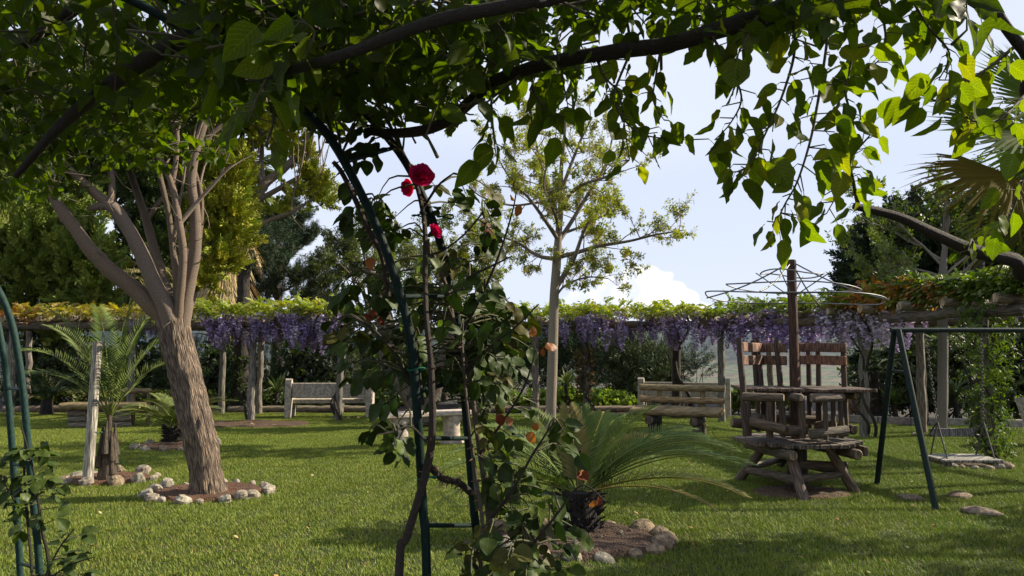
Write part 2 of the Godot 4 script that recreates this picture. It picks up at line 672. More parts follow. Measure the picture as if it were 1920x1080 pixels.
	# field stones
	E.stone = []
	for k in 6:
		E.stone.append(stone_shape(k, 0.34 if k < 4 else 0.12).done())


func stone_shape(k: int, rough: float) -> MB:
	var z := noise(0.9, 40 + k, 2)
	var cut := []
	for i in 7:
		cut.append([rv(), rnd(0.62, 0.9)])
	var sm := SphereMesh.new()
	sm.radial_segments = 14
	sm.rings = 8
	sm.radius = 1.0
	sm.height = 2.0
	var a := sm.get_mesh_arrays()
	var vs: PackedVector3Array = a[Mesh.ARRAY_VERTEX]
	for i in vs.size():
		var q := vs[i].normalized()
		var l := 1.0 + rough * z.get_noise_3dv(q * 1.3)
		if rough > 0.2:
			for cc in cut:
				var dd: float = q.dot(cc[0]) * l
				if dd > cc[1]:
					l *= cc[1] / dd
		vs[i] = q * l
	var mb := MB.new()
	var id: PackedInt32Array = a[Mesh.ARRAY_INDEX]
	for i in range(0, id.size(), 3):
		var col := Color.WHITE
		var p0 := vs[id[i]]
		var p1 := vs[id[i + 1]]
		var p2 := vs[id[i + 2]]
		if p0.distance_to(p1) < 1e-4 or p1.distance_to(p2) < 1e-4 or p2.distance_to(p0) < 1e-4:
			continue
		mb.tri(p0, p1, p2, col)
	return mb


# a fan palm leaf: hub at o, axis dir, face nrm; segments l long over the arc
func fan_into(mb: MB, o: Vector3, dir: Vector3, nrm: Vector3, l: float, segs: int, arc: float, droop: float, col: Color) -> void:
	var b := facing(dir, nrm, 1.0)
	var inner := []
	for i in segs:
		var a := -arc / 2 + arc * float(i) / (segs - 1)
		var d := (b * Vector3(sin(a), cos(a), 0)).normalized()
		var s := (b * Vector3(cos(a), -sin(a), 0)).normalized()
		var ll := l * rnd(0.88, 1.05) * (0.8 + 0.2 * cos(a * 0.5))
		var w := l * arc / segs * 0.62
		var up := (b.z + s * (0.6 if i % 2 == 0 else -0.6)).normalized()
		var m := o + d * ll * 0.5
		var e := o + d * ll * rnd(0.95, 1.0) + Vector3.DOWN * droop * ll * rnd(0.6, 1.3) + s * rnd(-0.03, 0.03)
		var q := m.lerp(e, 0.55) + Vector3.DOWN * -droop * ll * 0.12
		var cc := vary(col, 0.16, 0.06)
		var ws := (s - up * s.dot(up) * 0.2) * w * 0.5
		var lift := b.z * w * 0.35
		mb.tri(o, m - ws, m + lift, cc)
		mb.tri(o, m + lift, m + ws, cc)
		mb.quad(m - ws, q - ws * 0.6, q + lift * 0.6, m + lift, cc)
		mb.quad(m + lift, q + lift * 0.6, q + ws * 0.6, m + ws, cc)
		mb.tri(q - ws * 0.6, e, q + ws * 0.6, cc)


# a feather leaf (cycad, date palm) from o: starts along dir, bends down by droop over its length
func frond_into(mb: MB, o: Vector3, dir: Vector3, l: float, droop: float, leafs: int, leafl: float, leafw: float, vee: float, col: Color, bare := 0.12, sag := 0.1, stem_w := 0.012) -> void:
	var p := [o]
	var dd := dir.normalized()
	var side := dd.cross(Vector3.UP)
	if side.length() < 0.05:
		side = Vector3.RIGHT
	side = side.normalized()
	var n := 14
	var tang := [dd]
	for i in n:
		dd = dd.rotated(side, -droop / n * (0.5 + float(i) / n))
		p.append(p[-1] + dd * (l / n))
		tang.append(dd)
	var rr := []
	for i in n + 1:
		rr.append(stem_w * (1.0 - 0.85 * float(i) / n))
	mb.tube(p, rr, 4, Color(col.r * 1.3, col.g * 1.15, col.b), false)
	for i in leafs:
		var f := bare + (1.0 - bare) * float(i) / (leafs - 1)
		var g := f * n
		var k := mini(int(g), n - 1)
		var q: Vector3 = p[k].lerp(p[k + 1], g - k)
		var tg: Vector3 = tang[k]
		var up := side.cross(tg).normalized()
		var prof := sin(PI * clampf(0.12 + 0.86 * f, 0, 1))
		var ll := leafl * (0.25 + 0.75 * pow(prof, 0.6))
		for s in [-1.0, 1.0]:
			var a: Vector3 = (side * s + tg * lerpf(0.35, 1.3, f) + up * vee * rnd(0.6, 1.3)).normalized()
			var e := q + a * ll * rnd(0.9, 1.08) + Vector3.DOWN * sag * ll
			blade(mb, q, e, leafw, up.rotated(tg, s * 0.5), vary(col, 0.16, 0.05), leafl * 0.04)


func rosette(mb: MB, o: Vector3, blades: int, l: float, w: float, col: Color, up := 0.5, stiff := 0.3) -> void:   # yucca, flax
	for i in blades:
		var a := rnd(0, TAU)
		var e := rnd(0.05, 1.0)
		var dir := Vector3(cos(a) * (1.05 - e * up), e * 1.1 + up * 0.3, sin(a) * (1.05 - e * up)).normalized()
		var ll := l * rnd(0.75, 1.1)
		var m := o + dir * ll * 0.55
		var tip := o + dir * ll + Vector3.DOWN * ll * stiff * rnd(0.2, 1.2)
		var s := dir.cross(Vector3.UP).normalized() * w * 0.5
		var cc := vary(col, 0.22, 0.08)
		mb.quad(o - s * 0.7, m - s, m + s, o + s * 0.7, cc)
		mb.tri(m - s, tip, m + s, cc)


# points of a limb chain that forks at random; leaf tips are collected
func limb(mb: MB, o: Vector3, dir: Vector3, l: float, r: float, depth: int, tips: Array, spread := 0.6, lift := 0.15, col := Color.WHITE, kids := 3) -> void:
	var p := [o]
	var rr := [r]
	var d := dir.normalized()
	var n := 5
	for i in n:
		d = (d + rv() * 0.16 + Vector3.UP * lift * 0.2).normalized()
		p.append(p[-1] + d * l / n)
		rr.append(r * (1.0 - 0.55 * float(i + 1) / n))
	mb.tube(p, rr, 7 if depth > 1 else 4, col, false)
	if depth <= 0:
		for i in range(1, n + 1):
			tips.append([p[i], d])
		return
	for k in kids:
		var i := R.randi_range(2, n)
		var nd: Vector3 = (d + rv() * spread * 1.5 + Vector3.UP * lift).normalized()
		limb(mb, p[i], nd, l * rnd(0.5, 0.72), rr[i] * 0.7, depth - 1, tips, spread, lift, col, kids)


# ---------- ground and far land ----------
func lawn_edge(px: float) -> float:            # distance ahead at which the lawn ends, by column
	var k := [[-400, 19.4], [600, 19.4], [1200, 19.3], [1400, 18.6], [1650, 16.6], [1900, 15.9], [2400, 15.0]]
	for i in k.size() - 1:
		if px <= k[i + 1][0]:
			return lerpf(k[i][1], k[i + 1][1], clampf((px - k[i][0]) / (k[i + 1][0] - k[i][0]), 0, 1))
	return 15.0


func land_height(r: float, th: float, z: FastNoiseLite) -> float:
	var k := [[0.0, -0.02], [32.0, -0.02], [60.0, -3.0], [200.0, -13.0], [600.0, -28.0], [1200.0, -40.0], [1900.0, -38.0], [2500.0, -5.0], [3100.0, 45.0], [3600.0, 82.0], [4300.0, 60.0], [6000.0, 30.0]]
	var h := 0.0
	for i in k.size() - 1:
		if r >= k[i][0]:
			h = lerpf(k[i][1], k[i + 1][1], smoothstep(k[i][0], k[i + 1][0], r))
	var rough := smoothstep(1700.0, 3300.0, r)
	h += rough * (z.get_noise_2d(r * sin(th) * 0.25, r * cos(th) * 0.25) * 34.0 + z.get_noise_2d(r * sin(th) * 1.6, r * cos(th) * 1.6) * 7.0)
	return h


func make_ground() -> void:
	var z := noise(0.01, 77, 4)
	var z2 := noise(0.01, 78, 3)
	# far land in rings round the garden, finer ahead
	var angs := []
	var a := -180.0
	while a <= 180.0:
		angs.append(deg_to_rad(a))
		a += 0.3 if a >= -6.0 and a < 34.0 else 4.0
	var rads := [0.0, 8.0, 16.0, 24.0, 32.0, 40.0, 50.0, 60.0, 90.0, 140.0, 200.0, 300.0, 450.0, 600.0]
	var q := 650.0
	while q < 6000.0:
		rads.append(q)
		q *= 1.022
	var mb := MB.new()
	for i in rads.size():
		for j in angs.size():
			var r: float = rads[i]
			var th: float = angs[j]
			var x := r * sin(th)
			var zz := -r * cos(th)
			mb.v.append(Vector3(x, land_height(r, th, z), zz))
			var n1 := z2.get_noise_2d(x * 0.9, zz * 0.35)
			var n2 := z2.get_noise_2d(x * 3.0 + 400.0, zz * 3.0)
			var col := Color(0.055, 0.045, 0.03)
			if r > 40.0:
				var field := Color(0.11, 0.15, 0.055) if sin(x * 0.012 + floor(zz * 0.008) * 2.3) > 0.0 else Color(0.17, 0.135, 0.085)
				if n2 > 0.15:
					field = Color(0.035, 0.05, 0.025)
				var wood := Color(0.010, 0.018, 0.012).lerp(Color(0.075, 0.09, 0.045), smoothstep(0.12, 0.34, n2 + n1 * 0.4))
				col = field.lerp(wood, smoothstep(1900.0, 2300.0, r + n1 * 500.0))
			mb.c.append(col)
			mb.t.append(Vector2(x, zz))
			mb.n.append(Vector3.UP)
	for i in rads.size() - 1:
		for j in angs.size() - 1:
			var k := i * angs.size() + j
			var k2 := k + angs.size()
			mb.ix.append_array(PackedInt32Array([k, k2, k2 + 1, k, k2 + 1, k + 1]))
	var nn := PackedVector3Array()
	nn.resize(mb.v.size())
	for i in range(0, mb.ix.size(), 3):
		var f := (mb.v[mb.ix[i + 2]] - mb.v[mb.ix[i]]).cross(mb.v[mb.ix[i + 1]] - mb.v[mb.ix[i]])
		if f.y < 0.0:
			f = -f
		for s in 3:
			nn[mb.ix[i + s]] += f
	for i in nn.size():
		nn[i] = nn[i].normalized() if nn[i].length() > 0.0 else Vector3.UP
	mb.n = nn
	ground_sheet("terrain", mb, M.land)
	# the lawn's earth
	mb = MB.new()
	var cols := 60
	var rows := 30
	for i in cols:
		for s in rows:
			var c4 := []
			for e in [[0, 0], [0, 1], [1, 1], [1, 0]]:
				var px := -700.0 + 3400.0 * float(i + e[0]) / cols
				var dmax := lawn_edge(px)
				var d := lerpf(0.0, dmax, float(s + e[1]) / rows)
				var x := (px - 960.0) / F * maxf(d, 5.0)
				c4.append(Vector3(x, 0.0, -d))
			mb.quad(c4[0], c4[1], c4[2], c4[3], Color(0.052, 0.060, 0.020))
	ground_sheet("lawn", mb, M.ground)
	# grass on it
	R.seed = 7
	var patch := []
	for k in 4:
		var g := MB.new()
		for i in 1750:
			var o := Vector3(rnd(-0.27, 0.27), 0, rnd(-0.27, 0.27))
			var h := rnd(0.014, 0.036)
			var an := rnd(0, TAU)
			var lean := Vector3(cos(an), 0, sin(an)) * h * rnd(0.2, 1.1)
			var s := Vector3(-sin(an), 0, cos(an)).rotated(Vector3.UP, rnd(-0.6, 0.6)) * rnd(0.002, 0.0042)
			var col := vary(Color(0.175, 0.215, 0.038), 0.3, 0.15)
			if R.randf() < 0.07:
				col = vary(Color(0.33, 0.29, 0.10), 0.2, 0.1)
			g.tri(o - s, o + lean + Vector3.UP * h, o + s, col)
		patch.append(g.done())
	var lists := [IL.new(), IL.new(), IL.new(), IL.new()]
	var z3 := 4.4
	while z3 < 19.6:
		var x := -0.74 * z3 - 1.0
		while x < 0.74 * z3 + 1.0:
			var px := x / z3 * F + 960.0
			if z3 < lawn_edge(px) - 0.25:
				lists[R.randi() % 4].add(Basis(Vector3.UP, R.randi() % 4 * PI / 2 + rnd(-0.1, 0.1)).scaled(Vector3(1, rnd(0.8, 1.15), 1)), Vector3(x + rnd(-0.04, 0.04), 0.0, -z3 + rnd(-0.04, 0.04)), vary(Color.WHITE, 0.08, 0.04))
			x += 0.46
		z3 += 0.46
	var lawn := thing("lawn_grass", "short mown green grass covering the garden floor", "grass")
	lawn.set_meta("kind", "stuff")
	for k in 4:
		scatter("grass_patch", patch[k], M.grass, lists[k], lawn)
	var fallen := IL.new()
	for i in 130:
		var sp := G(rnd(-100, 2000), rnd(800, 1090))
		fallen.add(facing(rv() * Vector3(1, 0.15, 1), Vector3.UP + rv() * 0.3, rnd(0.5, 1.0)), sp + Vector3.UP * 0.035, vary(pick([Color(0.30, 0.19, 0.08), Color(0.22, 0.13, 0.06), Color(0.34, 0.28, 0.12)]), 0.2))
	var fl := thing("fallen_leaves", "a few dry fallen leaves scattered over the mown lawn", "leaves")
	fl.set_meta("kind", "stuff")
	scatter("dry_leaves", E.rose_mesh[2], M.dry, fallen, fl)


# a low mound of bare earth on the lawn
func soil_bed(called: String, cen: Vector3, rx: float, rz: float, col: Color, h := 0.05) -> void:
	var mb := MB.new()
	var z := noise(3.0, int(cen.x * 50.0), 3)
	var rings := 9
	var n := 36
	var p := []
	for i in rings + 1:
		var row := []
		for s in n:
			var a := TAU * s / n
			var f := float(i) / rings
			var wob := 1.0 + (0.10 if rx < 0.8 else 0.35) * z.get_noise_2d(cos(a) * 0.6, sin(a) * 0.6)
			var q := cen + Vector3(cos(a) * rx * f * wob, 0, sin(a) * rz * f * wob)
			q.y = lerpf(h, -0.01, smoothstep(0.86, 1.0, f)) + 0.03 * z.get_noise_2d(q.x * 3.0, q.z * 3.0) * (1.0 - f * 0.5)
			row.append(q)
		p.append(row)
	for i in rings:
		for s in n:
			var t := (s + 1) % n
			var cc := vary(col, 0.15, 0.05)
			if i == 0:
				mb.tri(p[0][s], p[1][s], p[1][t], cc)
			else:
				mb.quad(p[i][s], p[i + 1][s], p[i + 1][t], p[i][t], cc)
	ground_sheet(called, mb, M.soil)


# loose stones laid round a bed: places by angle; each stone is a thing
func stone_ring(cen: Vector3, rx: float, rz: float, n: int, size: float, col: Color, label: String, group: String, seed_: int, rounded := false, from := 0.0, to := TAU, sides := []) -> void:
	R.seed = seed_
	for i in n:
		var a := lerpf(from, to, (i + rnd(-0.25, 0.25)) / n)
		var s := size * rnd(0.6, 1.25)
		var k := (4 + R.randi() % 2) if rounded else R.randi() % 4
		var xf := Transform3D(Basis.from_euler(Vector3(rnd(-0.4, 0.4), rnd(0, TAU), rnd(-0.4, 0.4))).scaled_local(Vector3(s * rnd(0.9, 1.4), s * rnd(0.65, 1.0), s * rnd(0.8, 1.1))), cen + Vector3(cos(a) * rx * rnd(0.94, 1.06), s * rnd(0.15, 0.42), sin(a) * rz * rnd(0.94, 1.06)))
		var size_word := "large" if s > size * 1.04 else ("small" if s < size * 0.8 else "middling")
		var side := ""
		if sides.size():
			side = sides[0] if cos(a) > 0.71 else (sides[2] if cos(a) < -0.71 else (sides[3] if sin(a) > 0 else sides[1]))
		stone(k, xf, vary(col, 0.16, 0.04), size_word + " " + label + (", " + side if side else ""), group)


var stone_mats := {}
func stone(k: int, xf: Transform3D, col: Color, label: String, group: String) -> void:
	var key := snappedf(col.r, 0.05)
	if not stone_mats.has(key):
		var m: StandardMaterial3D = M.stone.duplicate()
		m.albedo_color = Color(col.r, col.g, col.b).linear_to_srgb()
		stone_mats[key] = m
	var o := MeshInstance3D.new()
	o.name = numbered("garden_stone")
	o.mesh = E.stone[k]
	o.material_override = stone_mats[key]
	add_child(o, true)
	o.transform = xf
	tag(o, label, "stone", group)


func beds() -> void:
	var c := G(388, 926)
	soil_bed("tree_bed", c, 0.60, 0.56, Color(0.16, 0.075, 0.038))
	stone_ring(c, 0.62, 0.58, 19, 0.072, Color(0.50, 0.43, 0.33), "pale jagged stone round the shaggy trunk", "pale stones round the shaggy tree", 31, false, 0.0, TAU, ["on the rose arch side", "on the pergola side", "on the staked palm side", "on the open lawn side"])
	c = G(202, 900)
	soil_bed("palm_bed", c, 0.52, 0.42, Color(0.17, 0.08, 0.04), 0.045)
	stone_ring(c + Vector3(0.05, 0, 0), 0.50, 0.42, 11, 0.085, Color(0.40, 0.29, 0.19), "tan stone round the staked palm", "stones round the staked palm", 32, false, 0.0, TAU, ["on the shaggy tree side", "on the log bench side", "on the pale stake side", "on the open lawn side"])
	c = G(330, 838)
	soil_bed("cycad_bed", c, 0.62, 0.5, Color(0.13, 0.07, 0.04), 0.045)
	stone_ring(c, 0.6, 0.52, 12, 0.09, Color(0.36, 0.27, 0.19), "brown stone round the small cycad", "stones round the small cycad", 33, false, 0.0, TAU, ["on the slab bench side", "on the pergola side", "on the log bench side", "on the shaggy tree side"])
	c = G(1078, 1016)
	soil_bed("large_cycad_bed", c, 0.72, 0.62, Color(0.11, 0.062, 0.038), 0.06)
	stone_ring(c, 0.70, 0.60, 19, 0.088, Color(0.34, 0.30, 0.24), "rounded grey brown stone round the large cycad", "stones round the large cycad", 34, true, 0.0, TAU, ["on the swing side", "on the slim tree side", "on the rose arch side", "on the open lawn side"])
	R.seed = 35
	for i in 9:                                            # clods on the bed
		var a := rnd(0, TAU)
		var f := rnd(0.3, 0.85)
		var s := rnd(0.018, 0.035)
		stone(R.randi() % 4, Transform3D(Basis.from_euler(Vector3(rnd(0, 6), rnd(0, 6), rnd(0, 6))).scaled_local(Vector3.ONE * s), c + Vector3(cos(a) * 0.6 * f, 0.06, sin(a) * 0.5 * f)), vary(Color(0.26, 0.2, 0.14), 0.2), "small clod on the bare earth under the large cycad", "clods under the large cycad")
	soil_bed("post_bed", G(450, 797), 1.5, 0.75, Color(0.13, 0.075, 0.04), 0.045)
	soil_bed("bare_patch", G(1500, 925), 0.55, 0.4, Color(0.15, 0.09, 0.05), 0.03)
	c = G(1838, 872)
	soil_bed("vine_bed", c, 0.42, 0.36, Color(0.12, 0.08, 0.045), 0.04)
	stone_ring(c + Vector3(-0.1, 0, 0.1), 0.44, 0.3, 9, 0.06, Color(0.38, 0.34, 0.28), "grey stone at the foot of the leafy vine post", "stones at the vine post", 36, true, 0.3, 3.3)
	c = G(1745, 815)
	stone_ring(c, 0.45, 0.25, 6, 0.07, Color(0.40, 0.36, 0.3), "grey stone on the lawn at the foot of the pale thin tree", "stones at the pale thin tree", 37, true, 0.2, 3.2)
	for q in [[637, 784, 38, "beside the concrete bench"], [1097, 788, 39, "before the low hedge"], [475, 800, 40, "before the ivy clad trunk"]]:
		c = G(q[0], q[1])
		stone_ring(c + Vector3(0.12, 0, 0.05), 0.3, 0.14, 6, 0.05, Color(0.38, 0.3, 0.22), "little brown stone at the vine post " + q[3], "small stones at the pergola posts", q[2])
	# flat stepping stones
	R.seed = 41
	for q in [[1707, 937, 0.13], [1800, 932, 0.17], [1840, 963, 0.20]]:
		stone(4 + R.randi() % 2, Transform3D(Basis(Vector3.UP, rnd(0, 3)).scaled_local(Vector3(q[2], 0.045, q[2] * 0.7)), G(q[0], q[1]) + Vector3.UP * 0.012), Color(0.29, 0.255, 0.20), "flat stepping stone sunk in the lawn by the swing", "stepping stones by the swing")
	# round logs laid along the back of the lawn
	var runs := [[[15, 19.6], [235, 19.7]], [[240, 19.7], [425, 19.7]], [[432, 19.6], [540, 19.7]], [[560, 19.7], [700, 19.8]], [[885, 19.6], [1045, 19.6]], [[1050, 19.6], [1190, 19.7]]]
	R.seed = 42
	for q in runs:
		var p0 := Vector3((q[0][0] - 960.0) / F * q[0][1], 0.075, -q[0][1])
		var p1 := Vector3((q[1][0] - 960.0) / F * q[1][1], 0.08, -q[1][1])
		var mb := MB.new()
		log_into(mb, p0, p1, 0.085, 0.08, vary(Color(0.36, 0.27, 0.19), 0.15))
		single("edging_log", mb, M.log, p0, "round log lying along the back edge of the lawn", "log", "edging logs behind the lawn")
	# pale kerb behind the swing
	var mb := MB.new()
	for i in 10:
		var pa := 1400.0 + i * 60.0
		var pb := pa + 60.0
		var da := lawn_edge(pa) + 0.1
		var db := lawn_edge(pb) + 0.1
		var a0 := Vector3((pa - 960) / F * da, 0.06, -da)
		var b0 := Vector3((pb - 960) / F * db, 0.06, -db)
		var x := (b0 - a0).normalized()
		mb.box(Transform3D(Basis(x, Vector3.UP, x.cross(Vector3.UP)), (a0 + b0) / 2), Vector3(a0.distance_to(b0) - 0.008, 0.16, 0.12), 0.012, vary(Color(0.40, 0.36, 0.31), 0.08))
	ground_sheet("kerb", mb, M.concrete)


func log_into(mb: MB, a: Vector3, b: Vector3, ra: float, rb: float, col: Color, endcol := Color(-1, 0, 0), bend := 0.012) -> void:
	var p := []
	var r := []
	var z := noise(0.7, int(absf(a.x * 31.0 + a.y * 17.0 + b.z * 13.0)) % 999, 2)
	var len := a.distance_to(b)
	var n := maxi(3, int(len / 0.25))
	for i in n + 1:
		var f := float(i) / n
		var o := Vector3(z.get_noise_1d(f * 6.0), z.get_noise_1d(f * 6.0 + 50.0), z.get_noise_1d(f * 6.0 + 90.0)) * bend * len * (1.0 if i > 0 and i < n else 0.0)
		p.append(a.lerp(b, f) + o)
		r.append(lerpf(ra, rb, f) * (1.0 + 0.05 * z.get_noise_1d(f * 9.0 + 20.0)))
	var bevel := minf(0.012, ra * 0.2)
	var d := (b - a).normalized()
	p.insert(0, a - d * 0.0)
	p[1] = a + d * bevel
	r.insert(0, ra - bevel)
	p.append(p[-1])
	p[-2] = b - d * bevel
	r.append(rb - bevel)
	var e := endcol if endcol.r >= 0 else Color(minf(col.r * 1.35, 0.7), col.g * 1.25, col.b * 1.1)
	mb.tube(p, r, 12, col, true, 0.05, z, e)


func log_part(called: String, parent: Node3D, a: Vector3, b: Vector3, ra: float, rb: float, col: Color, bend := 0.012) -> MeshInstance3D:
	var mb := MB.new()
	log_into(mb, a, b, ra, rb, col, Color(-1, 0, 0), bend)
	return part(called, mb, M.log, parent)


# ---------- pergola ----------
func at_col(px: float, d: float, h: float) -> Vector3:
	return Vector3((px - 960.0) / F * d, h, -d)


const BEAM_H := 2.08
func pergola(label: String, run: Array, posts: Array, back: float, seed_: int) -> Node3D:
	R.seed = seed_
	var base := at_col(run[0][0], run[0][1], 0)
	var t := thing("pergola", label, "pergola", base)
	var pts := []
	for q in run:
		pts.append(at_col(q[0], q[1], BEAM_H))
	var off := []
	for i in pts.size():
		var d: Vector3 = (pts[mini(i + 1, pts.size() - 1)] - pts[maxi(i - 1, 0)])
		d.y = 0
		d = d.normalized()
		off.append(Vector3(d.z, 0, -d.x) * back)                    # away from the lawn
	for i in pts.size() - 1:
		log_part("beam", t, pts[i], pts[i + 1], 0.085, 0.08, vary(Color(0.21, 0.16, 0.115), 0.1))
		log_part("rear_beam", t, pts[i] + off[i], pts[i + 1] + off[i + 1], 0.08, 0.075, vary(Color(0.21, 0.16, 0.115), 0.1))
		var n := maxi(1, int(round(pts[i].distance_to(pts[i + 1]) / 0.88)))
		for k in n:
			var f := (k + 0.5) / n
			var a: Vector3 = pts[i].lerp(pts[i + 1], f)
			var o: Vector3 = off[i].lerp(off[i + 1], f)
			var u := o.normalized()
			var up := Vector3(0, 0.155, 0)
			log_part("crosslog", t, a + up - u * rnd(0.28, 0.42), a + o + up + u * rnd(0.25, 0.4), rnd(0.068, 0.078), 0.065, vary(Color(0.36, 0.29, 0.19), 0.15))
	for q in posts:                                                 # [px, d, colour]
		var foot := at_col(q[0], q[1], -0.1)
		log_part("post", t, foot, Vector3(foot.x + rnd(-0.06, 0.06), BEAM_H - 0.075, foot.z), 0.082, 0.07, vary(q[2], 0.12), 0.02)
	return t


var PL := [[-260, 18.2], [60, 18.0], [320, 17.4], [560, 17.2], [655, 17.4]]
var PR := [[915, 17.9], [1097, 17.5], [1350, 17.0], [1615, 14.1], [1845, 11.1], [2110, 9.2]]


func run_point(run: Array, px: float, h: float) -> Vector3:
	for i in run.size() - 1:
		if px <= run[i + 1][0] or i == run.size() - 2:
			var a := at_col(run[i][0], run[i][1], h)
			var b := at_col(run[i + 1][0], run[i + 1][1], h)
			var f: float = (px - run[i][0]) / float(run[i + 1][0] - run[i][0])
			var d := lerpf(run[i][1], run[i + 1][1], f)
			return at_col(px, d, h)
	return Vector3.ZERO


func vine_stem(mb: MB, foot: Vector3, top: Vector3, r: float, turns: float, rad: float, col: Color) -> void:
	var p := []
	var rr := []
	for i in 26:
		var f := i / 25.0
		var a := f * TAU * turns + foot.x * 3.0
		p.append(foot.lerp(top, f) + Vector3(cos(a), 0, sin(a)) * rad * (1.0 + 0.3 * sin(f * 9.0)))
		rr.append(r * (1.0 - 0.45 * f))
	mb.tube(p, rr, 7, col, false)


func pergolas() -> void:
	var grey := Color(0.29, 0.25, 0.20)
	var dark := grey
	pergola("log pergola roof behind the staked palm and the shaggy tree", PL, [[28, 18.0, dark], [250, 17.6, dark], [475, 17.25, grey], [637, 17.4, grey], [420, 19.2, dark], [490, 19.2, grey], [60, 20.0, dark], [640, 19.4, dark]], 2.0, 51)
	pergola("log pergola roof behind the swing and the revolving seat", PR, [[1003, 17.7, dark], [1097, 17.5, grey], [1350, 17.0, grey], [1262, 19.0, dark], [1615, 14.1, grey], [1845, 11.1, grey], [1440, 18.4, grey], [1722, 14.9, dark], [2110, 9.2, grey]], 1.9, 52)


func wisteria(label: String, run: Array, spans: Array, stems: Array, flowers: Array, seed_: int) -> void:
	R.seed = seed_
	var base := run_point(run, stems[0][0], 0)
	var t := thing("wisteria_vine", label, "vine", base)
	for q in stems:                                                # [px, d, r, turns, radius]
		var mb := MB.new()
		var foot := at_col(q[0], q[1], 0)
		vine_stem(mb, foot, Vector3(foot.x, BEAM_H + 0.2, foot.z), q[2], q[3], q[4], Color(0.13, 0.10, 0.075))
		part("stem", mb, M.bark, t)
	# leaves on the roof: [px from, px to, colour, thickness, number]
	var il := [IL.new(), IL.new(), IL.new()]
	var zz := noise(0.5, seed_, 2)
	for q in spans:
		for i in q[4]:
			var px := rnd(q[0], q[1])
			var o := run_point(run, px, BEAM_H + 0.22)
			var hump := 0.78 * q[3] * (1.0 + 1.1 * zz.get_noise_1d(px * 0.06) + 0.5 * zz.get_noise_1d(px * 0.25 + 300.0)) as float
			o += Vector3(0, rnd(-0.02, 1.0) * hump, -pow(R.randf(), 1.3) * 1.6 + 0.4)
			var dir := Vector3(rnd(-1, 1), rnd(-0.15, 0.75), rnd(-1, 1))
			il[R.randi() % 3].add(facing(dir, Vector3(0, 1, 0.3) + rv() * 0.5, rnd(0.16, 0.3)), o, vary(q[2], 0.25, 0.15))
	for k in 3:
		scatter("foliage", E.compound[k], M.leaf_thin, il[k], t)
	# flowers hanging below: [px from, px to, number, colour, length]
	for q in flowers:
		var tufts := []
		for i in maxi(3, q[2] / 7):
			tufts.append([rnd(q[0], q[1]), rnd(0.55, 1.5)])
		for i in q[2]:
			var tuft: Array = pick(tufts)
			var px := clampf(tuft[0] + R.randfn(0.0, 10.0), q[0] - 6.0, q[1] + 6.0) if i % 2 else rnd(q[0], q[1])
			var o := run_point(run, px, BEAM_H + rnd(-0.06, 0.3))
			o.z += rnd(-0.5, 0.45)
			var m: StandardMaterial3D = flower_mats[q[3] + R.randi() % 2]
			var s: float = q[4] * tuft[1] * rnd(0.7, 1.2)
			part_mesh("raceme", E.raceme[R.randi() % 4], m, t, Transform3D(Basis(Vector3.UP, rnd(0, TAU)).rotated(Vector3.RIGHT, rnd(-0.15, 0.15)).scaled_local(Vector3(s * 1.4, s, s * 1.4)), o - base))


